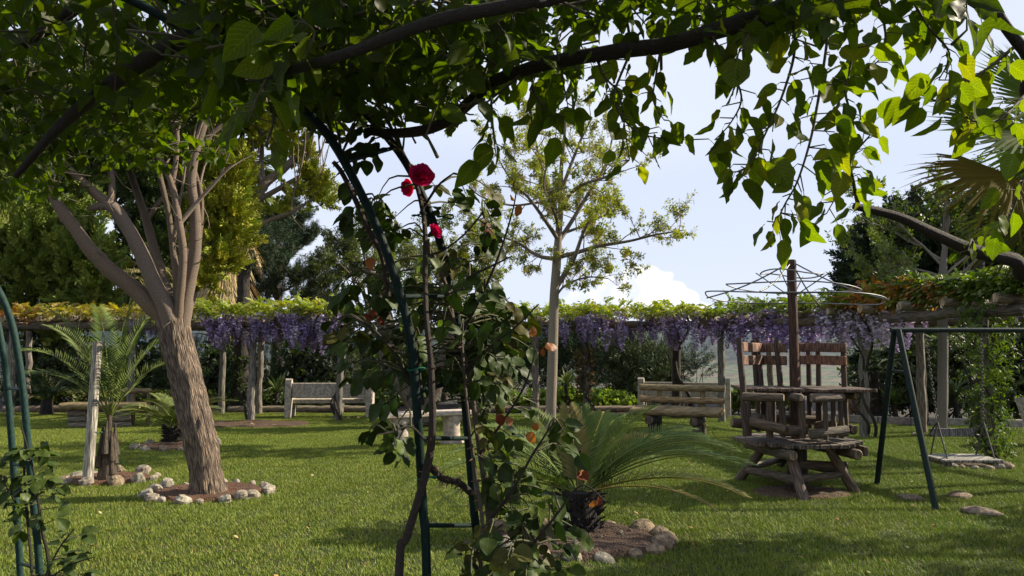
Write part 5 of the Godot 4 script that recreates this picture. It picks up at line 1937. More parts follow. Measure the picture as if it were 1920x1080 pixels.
func cycads() -> void:
	R.seed = 260
	var c := G(1086, 1003)
	var t := thing("large_cycad", "large cycad with arching feathery fronds in a ring of rounded stones", "cycad", c)
	cycad_trunk(t, c, 0.19, 0.36)
	var top := c + Vector3.UP * 0.36
	# [azimuth in degrees (0 = right, 90 = away), elevation, length, droop]
	var fr := [[8, 48, 1.40, 1.15], [20, 40, 1.5, 1.0], [-6, 38, 1.45, 0.95], [32, 52, 1.35, 0.9], [2, 26, 1.35, 0.8], [-14, 22, 1.25, 0.75], [14, 58, 1.3, 1.2], [-18, 44, 1.35, 1.1], [44, 45, 1.3, 0.9], [60, 62, 1.1, 0.8], [75, 70, 1.0, 0.7], [95, 66, 1.0, 0.8], [110, 60, 1.05, 0.9], [125, 55, 1.1, 1.0], [140, 50, 1.15, 1.0], [155, 46, 1.2, 1.1], [168, 40, 1.2, 1.1], [180, 34, 1.15, 1.0], [195, 30, 1.1, 1.0], [150, 66, 1.0, 0.9], [85, 80, 0.85, 0.5], [100, 84, 0.8, 0.4], [60, 78, 0.85, 0.5], [30, 72, 1.0, 0.7], [-30, 20, 1.05, 0.8], [172, 60, 1.05, 1.0], [50, 30, 1.3, 0.9], [210, 40, 0.8, 1.0], [125, 76, 0.9, 0.6], [-2, 60, 1.2, 1.1]]
	for q in fr:
		var mb := MB.new()
		var a := deg_to_rad(q[0] + rnd(-4, 4))
		var el := deg_to_rad(q[1] * 0.8 + rnd(-4, 4))
		var dir := Vector3(cos(a) * cos(el), sin(el), -sin(a) * cos(el))
		frond_into(mb, top + Vector3(dir.x, 0, dir.z) * 0.08, dir, q[2] * rnd(0.95, 1.05), q[3], 58, 0.21, 0.015, 0.45, vary(Color(0.10, 0.14, 0.042) if R.randf() < 0.75 else Color(0.20, 0.17, 0.06), 0.18, 0.08), 0.1, 0.06, 0.009)
		part("frond", mb, M.frond, t)
	c = G(326, 832)
	t = thing("small_cycad", "smaller cycad in brown stones partly hidden by the shaggy trunk", "cycad", c)
	cycad_trunk(t, c, 0.17, 0.28)
	for i in 24:
		var mb := MB.new()
		var a := TAU * i / 24.0 + rnd(-0.1, 0.1)
		var el := rnd(0.35, 1.1)
		frond_into(mb, c + Vector3.UP * 0.28, Vector3(cos(a) * cos(el), sin(el), sin(a) * cos(el)), rnd(0.85, 1.1), 1.0, 40, 0.19, 0.014, 0.4, vary(Color(0.13, 0.15, 0.045), 0.2, 0.1))
		part("frond", mb, M.frond, t)
	# date palm seedling with its stake
	c = G(199, 904)
	t = thing("young_date_palm", "young date palm tied to a pale stake in a small stone bed", "palm", c)
	var mb := MB.new()
	var p := []
	var r := []
	for q in [[0.0, 0.10], [0.08, 0.11], [0.18, 0.095], [0.3, 0.065], [0.45, 0.042], [0.6, 0.034], [0.78, 0.026]]:
		p.append(c + Vector3(0.01, q[0], 0))
		r.append(q[1])
	mb.tube(p, r, 14, Color(0.34, 0.25, 0.18), true, 0.12, noise(4.0, 3, 3))
	part("trunk", mb, M.bark, t)
	for i in 9:                                          # leaf bases
		var lb := MB.new()
		var a := rnd(0, TAU)
		var o := c + Vector3(cos(a) * 0.1, 0.1 + i * 0.03, sin(a) * 0.1)
		lb.tube([o, c + Vector3(cos(a) * 0.07, 0.4 + i * 0.04, sin(a) * 0.07)], [0.04, 0.012], 6, vary(Color(0.36, 0.28, 0.2), 0.15), true)
		part("leaf_base", lb, M.bark, t)
	for q in [[70, 87, 1.62, 0.3], [160, 74, 1.6, 1.1], [175, 66, 1.5, 1.25], [130, 80, 1.6, 0.8], [15, 76, 1.5, 0.9], [-5, 66, 1.25, 1.2], [60, 82, 1.55, 0.6], [200, 64, 1.1, 1.3], [185, 80, 1.55, 0.8], [5, 84, 1.5, 0.6]]:
		var fm := MB.new()
		var a := deg_to_rad(q[0])
		var el := deg_to_rad(q[1])
		frond_into(fm, c + Vector3(0.01, 0.72, 0), Vector3(cos(a) * cos(el), sin(el), -sin(a) * cos(el)), q[2], q[3], 44, 0.27, 0.014, 0.35, vary(Color(0.12, 0.165, 0.05), 0.18, 0.08), 0.2, 0.12, 0.010)
		part("frond", fm, M.frond, t)
	var s0 := G(164, 909)
	var s1 := W(183, 640, 9.2)
	mb = MB.new()
	log_into(mb, s0 - Vector3.UP * 0.05, s1, 0.058, 0.052, Color(0.66, 0.60, 0.50), Color(-1, 0, 0), 0.004)
	single("palm_stake", mb, M.log, s0, "pale round stake leaning beside the young date palm", "stake")
	mb = MB.new()
	var ty := 0.52
	var sa := s0.lerp(s1, 0.36)
	p = []
	r = []
	for i in 21:
		var a := TAU * i / 20.0
		var k := 0.5 + 0.5 * cos(a)
		var mid := Vector3(c.x + 0.01, sa.y - 0.0, c.z).lerp(sa, k)
		p.append(mid + Vector3(cos(a) * 0.055, 0.01 * sin(a * 2.0), sin(a) * 0.064))
		r.append(0.006)
	mb.tube(p, r, 5, Color(0.05, 0.11, 0.06), false)
	single("palm_tie", mb, M.twig, sa, "thin green cord tying the young palm to its stake", "cord")


func cycad_trunk(t: Node3D, c: Vector3, r: float, h: float) -> void:
	var mb := MB.new()
	mb.tube([c - Vector3.UP * 0.05, c + Vector3.UP * h * 0.4, c + Vector3.UP * h], [r * 0.85, r * 0.95, r * 0.7], 14, Color(0.05, 0.038, 0.028), true, 0.1, noise(5.0, 6, 2))
	part("trunk", mb, M.bark, t)
	var sc := MB.new()
	for i in 210:                                         # stubs of old leaves
		var a := rnd(0, TAU)
		var y := rnd(-0.02, h)
		var o := c + Vector3(cos(a) * r * 0.8, y, sin(a) * r * 0.8)
		var d := Vector3(cos(a), rnd(0.1, 0.9), sin(a)).normalized()
		sc.tube([o, o + d * rnd(0.05, 0.10)], [0.014, 0.005], 5, vary(Color(0.07, 0.052, 0.038), 0.3), true)
	var sp := part("leaf_stubs", sc, M.bark, t)
	sp.set_meta("kind", "stuff")


func right_palm() -> void:
	R.seed = 270
	var c := Vector3(4.35, 0, -5.4)
	var t := thing("near_fan_palm", "fan palm with big pleated leaves reaching over the swing", "palm tree", c)
	var head := Vector3(4.2, 2.85, -5.4)
	trunk_part(t, c, head, 0.16, 0.15, Color(0.12, 0.085, 0.06), M.bark, 0.25, 0.01)
	# [hub px, py, d, towards px, py, d, radius, arc, colour]
	var ls := [[1930, 250, 4.9, 1740, 260, 4.6, 0.72, 3.3, Color(0.07, 0.10, 0.022), 0.05], [1900, 330, 4.6, 1730, 400, 4.3, 0.66, 3.1, Color(0.12, 0.09, 0.018), 0.18], [1960, 200, 5.2, 1830, 120, 5.0, 0.7, 3.3, Color(0.09, 0.13, 0.03), 0.1], [1960, 400, 5.2, 1900, 520, 5.0, 0.6, 3.0, Color(0.09, 0.09, 0.022), 0.25], [2060, 150, 5.6, 2120, 40, 5.6, 0.7, 3.4, Color(0.09, 0.13, 0.03), 0.1], [2180, 260, 5.2, 2330, 250, 5.2, 0.7, 3.4, Color(0.09, 0.13, 0.03), 0.15], [2150, 330, 6.0, 2250, 380, 6.4, 0.7, 3.4, Color(0.09, 0.13, 0.03), 0.2], [2000, 300, 6.2, 1930, 330, 6.9, 0.7, 3.4, Color(0.06, 0.09, 0.025), 0.2], [2100, 380, 4.9, 2140, 480, 4.4, 0.7, 3.4, Color(0.10, 0.12, 0.03), 0.25], [1985, 260, 6.0, 1870, 250, 6.3, 0.65, 3.3, Color(0.05, 0.08, 0.025), 0.1]]
	for q in ls:
		var mb := MB.new()
		var o := W(q[0], q[1], q[2])
		var e := W(q[3], q[4], q[5])
		var dir := (e - o).normalized()
		fan_into(mb, o, dir, (Vector3(0, EYE, 0) - o).normalized() + Vector3.UP * 0.8, q[6], 40, q[7], q[9], q[8])
		var s := smooth([head, (head + o) / 2 + Vector3.UP * 0.12, o], [0.018, 0.014, 0.010], 4)
		mb.tube(s[0], s[1], 6, Color(0.13, 0.14, 0.05), false)
		part("fan_leaf", mb, M.palm if t.name == "near_fan_palm" else M.frond, t)


# ---------- arches, roses, overhead tree ----------
func rod(called: String, t: Node3D, list: Array, m: Material, col: Color, sides := 10, wob := 0.0) -> Array:
	var s := path(list, 5)
	var mb := MB.new()
	mb.tube(s[0], s[1], sides, col, true, wob, noise(9.0, 21, 2) if wob > 0 else null)
	part(called, mb, m, t)
	return s


func foot_of(px: float, py: float, d: float) -> Array:      # column, row of the ground under that point
	return [px, py, d]


func arches() -> void:
	R.seed = 301
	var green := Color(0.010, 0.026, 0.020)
	var dA := 2.25
	var dB := 2.5
	var baseA := W(803, 1080, dA)
	var t := thing("rose_arch", "green tubular metal arch carrying the climbing rose with pink flowers", "arch", Vector3(baseA.x, 0, baseA.z))
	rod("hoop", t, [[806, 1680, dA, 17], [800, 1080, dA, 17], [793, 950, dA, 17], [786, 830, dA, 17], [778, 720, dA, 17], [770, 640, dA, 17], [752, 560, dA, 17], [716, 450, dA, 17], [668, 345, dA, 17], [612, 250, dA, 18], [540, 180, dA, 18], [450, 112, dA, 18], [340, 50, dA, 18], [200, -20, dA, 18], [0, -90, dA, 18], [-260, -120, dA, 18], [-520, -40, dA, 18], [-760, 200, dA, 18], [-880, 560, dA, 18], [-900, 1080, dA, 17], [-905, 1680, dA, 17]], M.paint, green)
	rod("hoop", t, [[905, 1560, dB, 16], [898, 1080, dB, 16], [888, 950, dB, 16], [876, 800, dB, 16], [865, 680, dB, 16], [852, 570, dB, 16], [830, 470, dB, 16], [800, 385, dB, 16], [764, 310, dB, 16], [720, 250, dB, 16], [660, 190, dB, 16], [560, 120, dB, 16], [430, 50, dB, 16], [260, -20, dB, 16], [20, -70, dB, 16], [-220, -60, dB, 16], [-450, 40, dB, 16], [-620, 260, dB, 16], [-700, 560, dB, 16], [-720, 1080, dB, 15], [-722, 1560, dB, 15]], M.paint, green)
	for q in [[642, 305, 735, 278], [752, 556, 850, 556], [778, 735, 868, 712], [788, 822, 878, 822], [795, 985, 890, 985], [560, 196, 640, 175], [420, 95, 500, 85]]:
		rod("rung", t, [[q[0], q[1], dA, 9], [q[2], q[3], dB, 8]], M.paint, green, 8)
	# plastic ties
	for q in [[800, 895, 2.25], [781, 692, 2.25], [788, 404, 2.5], [835, 406, 2.5]]:
		var mb := MB.new()
		var o := W(q[0], q[1], q[2])
		var p := []
		var r := []
		for i in 17:
			var a := TAU * i / 16.0
			p.append(o + Vector3(cos(a) * 0.026, 0.004 * sin(a * 2.0), sin(a) * 0.022))
			r.append(0.0028)
		mb.tube(p, r, 5, Color(0.02, 0.17, 0.10), false)
		part("tie", mb, M.paint, t)
	# the other arch at the left edge
	var dC := 3.1
	var bc := W(40, 1080, dC)
	t = thing("rose_arch", "bare green tubular metal arch leg with young rose shoots", "arch", Vector3(bc.x, 0, bc.z))
	rod("hoop", t, [[80, 1400, dC, 13], [74, 1080, dC, 13], [64, 960, dC, 13], [54, 850, dC, 13], [46, 760, dC, 13], [36, 680, dC, 13], [20, 600, dC, 13], [-6, 540, dC, 13], [-50, 480, dC, 13], [-130, 430, dC, 13], [-240, 420, dC, 13], [-350, 470, dC, 13], [-420, 600, dC, 13], [-440, 850, dC, 13], [-445, 1400, dC, 13]], M.paint, Color(0.025, 0.062, 0.052))
	rod("hoop", t, [[44, 1330, dC + 0.25, 12], [38, 1080, dC + 0.25, 12], [30, 950, dC + 0.25, 12], [22, 830, dC + 0.25, 12], [14, 730, dC + 0.25, 12], [4, 650, dC + 0.25, 12], [-14, 580, dC + 0.25, 12], [-60, 510, dC + 0.25, 12], [-140, 460, dC + 0.25, 12], [-240, 450, dC + 0.25, 12], [-340, 500, dC + 0.25, 12], [-390, 620, dC + 0.25, 12], [-405, 850, dC + 0.25, 12], [-410, 1330, dC + 0.25, 12]], M.paint, Color(0.025, 0.062, 0.052))
	for q in [[14, 728, 43, 730], [35, 1056, 72, 1066], [24, 870, 56, 876]]:
		rod("rung", t, [[q[0], q[1], dC + 0.25, 6], [q[2], q[3], dC, 6]], M.paint, Color(0.025, 0.062, 0.052), 8)


var rose_mats := {}
func rose_mat(k: String) -> StandardMaterial3D:
	if not rose_mats.has(k):
		var c: Color = {"dark": Color(0.045, 0.072, 0.020), "mid": Color(0.062, 0.098, 0.024), "light": Color(0.10, 0.145, 0.03), "red": Color(0.20, 0.05, 0.025), "orange": Color(0.36, 0.12, 0.03), "olive": Color(0.10, 0.095, 0.025)}[k]
		var m: StandardMaterial3D = (M.leaf_thin if k == "light" or k == "orange" else M.rose_leaf).duplicate()
		m.albedo_color = c.linear_to_srgb()
		rose_mats[k] = m
	return rose_mats[k]


func roses() -> void:
	R.seed = 311
	var b := W(755, 1080, 2.25)
	b.y = 0
	var t := thing("climbing_rose", "climbing rose with hot pink flowers growing up the green arch", "rose", b)
	var wood := Color(0.10, 0.075, 0.055)
	var pale := Color(0.25, 0.20, 0.14)
	var canes := [
		[[735, 1690, 2.25, 24], [748, 1080, 2.25, 21], [762, 1010, 2.25, 20], [786, 930, 2.24, 19], [804, 860, 2.22, 19], [811, 790, 2.2, 18], [808, 690, 2.2, 15], [800, 600, 2.2, 13], [797, 500, 2.3, 12], [796, 420, 2.35, 12], [780, 345, 2.4, 10], [755, 285, 2.45, 9]],
		[[806, 875, 2.24, 16], [830, 897, 2.3, 16], [860, 905, 2.38, 17], [884, 925, 2.42, 16]],
		[[940, 1600, 2.35, 20], [925, 1080, 2.38, 18], [918, 980, 2.4, 17], [908, 900, 2.4, 15], [893, 800, 2.4, 13], [878, 700, 2.42, 12], [850, 600, 2.45, 11], [838, 540, 2.45, 10], [800, 450, 2.4, 9]],
		[[905, 1600, 2.3, 12], [900, 1080, 2.3, 10], [905, 990, 2.3, 9], [893, 900, 2.3, 9], [880, 800, 2.3, 8], [872, 720, 2.32, 7], [866, 640, 2.35, 6]],
		[[728, 556, 2.28, 12], [716, 480, 2.28, 13], [690, 430, 2.28, 13], [664, 370, 2.28, 13], [640, 322, 2.27, 12], [624, 303, 2.26, 10]],
		[[792, 760, 2.3, 12], [776, 640, 2.3, 14], [760, 580, 2.3, 14], [735, 500, 2.3, 13], [700, 420, 2.3, 12], [670, 355, 2.3, 10], [640, 290, 2.3, 8]],
		[[770, 720, 2.3, 8], [730, 650, 2.2, 7], [690, 610, 2.15, 6], [655, 590, 2.1, 4]],
		[[858, 640, 2.4, 8], [900, 560, 2.35, 7], [935, 480, 2.3, 6], [960, 400, 2.3, 4], [968, 360, 2.3, 3]],
		[[846, 560, 2.4, 7], [880, 520, 2.35, 6], [920, 500, 2.3, 5], [960, 480, 2.28, 3]],
		[[868, 700, 2.38, 8], [920, 650, 2.3, 6], [970, 610, 2.25, 5], [1010, 570, 2.22, 3]],
		[[900, 850, 2.35, 8], [950, 780, 2.3, 6], [985, 720, 2.25, 5], [1005, 655, 2.22, 3]],
		[[915, 980, 2.35, 9], [960, 920, 2.28, 7], [1000, 850, 2.25, 6], [1040, 790, 2.2, 3]],
		[[925, 1100, 2.3, 9], [990, 1030, 2.25, 7], [1040, 970, 2.2, 6], [1090, 910, 2.18, 4], [1135, 940, 2.16, 3]],
		[[788, 400, 2.42, 8], [820, 350, 2.4, 6], [850, 325, 2.38, 4]],
		[[795, 480, 2.4, 6], [830, 470, 2.4, 5], [870, 440, 2.36, 4], [905, 400, 2.34, 3]],
		[[800, 830, 2.2, 6], [770, 800, 2.15, 5], [735, 810, 2.12, 4], [708, 815, 2.1, 3]],
		[[790, 620, 2.25, 6], [830, 560, 2.2, 5], [870, 540, 2.18, 4]],
	]
	var curves := []
	for i in canes.size():
		curves.append(rod("cane", t, canes[i].map(func(g): return [g[0], g[1], g[2], g[3] * 0.78]), M.bark_smooth, vary(pale if i in [2, 3] else wood, 0.12), 9, 0.14))
	var th := MB.new()                                   # thorns
	for c in curves.slice(0, 6):
		for i in 26:
			var k := R.randi_range(1, c[0].size() - 2)
			var a: Vector3 = c[0][k]
			var d := (c[0][k + 1] - c[0][k - 1] as Vector3).cross(rv()).normalized()
			th.tube([a + d * c[1][k] * 0.8, a + d * (c[1][k] + 0.012) + Vector3.DOWN * 0.003], [0.0035, 0.0006], 4, Color(0.2, 0.1, 0.06), false)
	part("thorns", th, M.twig, t).set_meta("kind", "stuff")
	# leaves: sprigs of three to five leaflets; nearest ones single parts, the others joined
	var single_leaves := 0
	var rest := [IL.new(), IL.new(), IL.new()]
	var tw := MB.new()
	var boxes := [[650, 320, 950, 560, 42, 2.35, 2.7], [640, 540, 985, 710, 80, 2.28, 2.75], [690, 690, 860, 760, 7, 2.3, 2.6], [860, 560, 990, 800, 20, 2.3, 2.7], [900, 780, 1080, 1080, 40, 2.25, 2.6], [690, 790, 770, 840, 4, 2.15, 2.3], [560, 130, 760, 300, 20, 2.3, 2.6], [840, 980, 1000, 1090, 12, 2.1, 2.4], [640, 330, 700, 470, 5, 2.3, 2.5], [620, 560, 700, 640, 6, 2.1, 2.3]]
	var starts := []
	for c in curves:
		for k in range(2, c[0].size()):
			starts.append(c[0][k])
	for q in boxes:
		for i in q[4]:
			var o := W(rnd(q[0], q[2]), rnd(q[1], q[3]), rnd(q[5], q[6]))
			# hang it from the nearest cane by a thin shoot
			var best := INF
			var from := o
			for s in starts:
				var dd: float = s.distance_to(o) + maxf(0.0, s.y - o.y) * 0.2
				if dd < best:
					best = dd
					from = s
			if best > 0.45:
				o = o.lerp(from, 0.4)
			var mid := from.lerp(o, 0.5) + Vector3.UP * 0.03 + rv() * 0.02
			var sm := smooth([from, mid, o], [0.0035, 0.0028, 0.0016], 3)
			tw.tube(sm[0], sm[1], 4, Color(0.09, 0.09, 0.035), false)
			var dir := (o - mid).normalized()
			var tone: String = pick(["dark", "dark", "mid", "mid", "mid", "light", "olive"])
			if R.randf() < 0.015:
				tone = pick(["red", "orange", "red"])
			var nl: int = pick([3, 5, 5, 3])
			var face := (Vector3(rnd(-0.5, 0.5), rnd(0.2, 1.0), rnd(-0.2, 0.9))).normalized()
			for k in nl:
				var along := -0.035 * (k / 2)
				var side := 0.0 if k == nl - 1 else (-1.0 if k % 2 == 0 else 1.0)
				if k == nl - 1:
					along = 0.012
				var sd := dir.cross(face).normalized()
				var ld := (dir * (0.45 if side != 0.0 else 1.0) + sd * side + Vector3.DOWN * 0.25 + rv() * 0.25).normalized()
				var bs := facing(ld, face + rv() * 0.4, rnd(0.7, 1.3))
				var kind := R.randi() % 3
				if single_leaves < 300 and R.randf() < 0.45:
					single_leaves += 1
					part_mesh("leaf", E.rose_mesh[kind], rose_mat(tone), t, Transform3D(bs, o + dir * along - t.position))
				else:
					var cc: Color = {"dark": Color(0.045, 0.072, 0.020), "mid": Color(0.062, 0.098, 0.024), "light": Color(0.10, 0.145, 0.03), "red": Color(0.20, 0.05, 0.025), "orange": Color(0.36, 0.12, 0.03), "olive": Color(0.10, 0.095, 0.025)}[tone]
					rest[kind].add(bs, o + dir * along, vary(cc, 0.15, 0.06))
	part("shoots", tw, M.twig, t).set_meta("kind", "stuff")
	for k in 3:
		scatter("small_leaves", E.rose_mesh[k], M.rose_leaf, rest[k], t)
	# young red shoots at set places
	for q in [[700, 590, 2.3, 5], [1003, 640, 2.3, 3], [960, 365, 2.3, 1], [988, 372, 2.3, 1], [1000, 800, 2.25, 2], [1098, 905, 2.2, 2], [1138, 940, 2.2, 2], [685, 468, 2.3, 1], [945, 780, 2.3, 3]]:
		for i in q[3]:
			var o := W(q[0] + rnd(-16, 16), q[1] + rnd(-14, 14), q[2] + rnd(-0.03, 0.03))
			part_mesh("red_leaf", E.rose_mesh[R.randi() % 3], rose_mat(pick(["red", "orange", "orange"])), t, Transform3D(facing(rv() + Vector3.DOWN * 0.3, Vector3(0, 0.3, 1) + rv() * 0.5, rnd(0.45, 0.85)), o - t.position))
	# flowers
	rose_flower(t, W(790, 330, 2.36), Vector3(0.3, 0.35, 0.9), 0.047, 1)
	rose_flower(t, W(766, 352, 2.45), Vector3(-0.6, -0.2, 0.6), 0.034, 2)
	rose_flower(t, W(815, 434, 2.46), Vector3(0.5, 0.3, 0.3), 0.032, 3)
	# second rose shoots at the left arch
	b = W(60, 1080, 3.1)
	b.y = 0
	t = thing("young_rose", "thin young rose shoots climbing the bare arch leg", "rose", b)
	var c2 := []
	for l in [[[95, 1400, 3.0, 7], [92, 1080, 3.05, 6], [80, 1000, 3.05, 6], [70, 930, 3.05, 5], [62, 880, 3.05, 4], [40, 800, 3.05, 3]], [[75, 1400, 3.05, 6], [60, 1080, 3.05, 5], [50, 960, 3.1, 5], [45, 880, 3.1, 4], [46, 840, 3.1, 3]], [[85, 1080, 3.0, 4], [110, 1030, 2.95, 3], [140, 990, 2.9, 2]], [[40, 960, 3.1, 4], [22, 930, 3.05, 3], [5, 900, 3.0, 2]], [[92, 1085, 3.0, 4], [130, 1060, 2.95, 3], [175, 1045, 2.9, 2]]]:
		c2.append(rod("cane", t, l, M.bark_smooth, Color(0.09, 0.075, 0.05), 7, 0.1))
	for q in [[-10, 840, 110, 900, 17], [20, 900, 130, 1010, 12], [60, 1000, 190, 1090, 15], [0, 880, 60, 960, 6]]:
		for i in q[4]:
			var o := W(rnd(q[0], q[2]), rnd(q[1], q[3]), rnd(2.9, 3.2))
			var near: Vector3 = c2[0][0][0]
			for c in c2:
				for s in c[0]:
					if s.distance_to(o) < near.distance_to(o):
						near = s
			o = near.lerp(o, 0.7)
			var mb := MB.new()
			mb.tube([near, o], [0.002, 0.0014], 4, Color(0.09, 0.09, 0.035), false)
			part("leaf_stalk", mb, M.twig, t)
			for k in 3:
				part_mesh("leaf", E.rose_mesh[k], rose_mat(pick(["mid", "light", "mid", "dark"])), t, Transform3D(facing((o - near) + rv() * 0.05 + Vector3.DOWN * 0.01, Vector3(0, 1, 0.3) + rv() * 0.4, rnd(0.7, 1.2)), o - t.position))


func rose_flower(t: Node3D, o: Vector3, axis: Vector3, r: float, seed_: int) -> void:
	R.seed = 900 + seed_
	var hot := Color(0.82, 0.03, 0.24)
	var a := axis.normalized()
	var core := MB.new()
	core.tube([o - a * r * 0.9, o - a * r * 0.3], [r * 0.16, r * 0.3], 8, Color(0.07, 0.11, 0.03), true)
	var f := part("flower", core, M.rose_leaf, t)
	for ring in 4:
		var n: int = [5, 6, 6, 4][ring]
		for i in n:
			var mb := MB.new()
			var open: float = [1.15, 0.85, 0.5, 0.15][ring]
			var ph := TAU * (i + 0.5 * (ring % 2)) / n + rnd(-0.15, 0.15)
			var side := a.cross(Vector3.UP).normalized().rotated(a, ph)
			var l := r * [1.05, 0.95, 0.8, 0.6][ring] as float
			var w := l * 0.62
			var tang := a.cross(side)
			var base := o - a * r * 0.3
			var grid := []
			for u in 5:
				var fu := u / 4.0
				var row := []
				for v in 5:
					var fv := v / 2.0 - 1.0
					var ww := w * pow(sin(PI * clampf(0.12 + fu * 0.66, 0, 1)), 0.8)
					var lift := cos(open) * fu * l + 0.25 * fu * fu * l * (0.3 - open * 0.4)
					var outw := sin(open) * fu * l * (1.0 - 0.15 * fu)
					var cup := absf(fv) * absf(fv) * 0.28 * ww
					row.append(base + side * (outw - cup * 0.4) + a * (lift + cup) + tang * fv * ww + rv() * l * 0.015)
				grid.append(row)
			var cc := vary(hot, 0.3, 0.12)
			for u in 4:
				for v in 4:
					mb.quad(grid[u][v], grid[u + 1][v], grid[u + 1][v + 1], grid[u][v + 1], cc)
			part("petal", mb, M.petal, f)


func leaf_twig(mb: MB, list: Array, n: int, leaves: Array, size := 1.0, jit := 0.03) -> void:
	# a hanging twig through pixel points with n leaves
	var s := path(list, 5)
	mb.tube(s[0], s[1], 5, Color(0.09, 0.075, 0.04), false)
	var m: int = s[0].size()
	for i in n:
		var f := float(i) / maxf(1.0, n - 1)
		var k := clampi(int(f * (m - 1)), 1, m - 1)
		var o: Vector3 = s[0][k]
		var tg: Vector3 = (s[0][k] - s[0][k - 1]).normalized()
		var out := (rv() * Vector3(1, 0.35, 0.9) + tg * 0.35).normalized()
		var tip := o + out * rnd(0.2, 1.0) * jit + Vector3.UP * 0.005
		mb.tube([o, tip], [0.0018, 0.0014], 4, Color(0.12, 0.13, 0.04), false)
		var dir := (out * 0.7 + Vector3.DOWN * rnd(0.25, 1.2)).normalized()
		leaves.append([facing(dir, Vector3(0.8 + rnd(-0.7, 0.7), 0.5 + rnd(-0.5, 0.5), -0.25 + rnd(-0.8, 0.8)), size * rnd(0.6, 1.2)), tip])


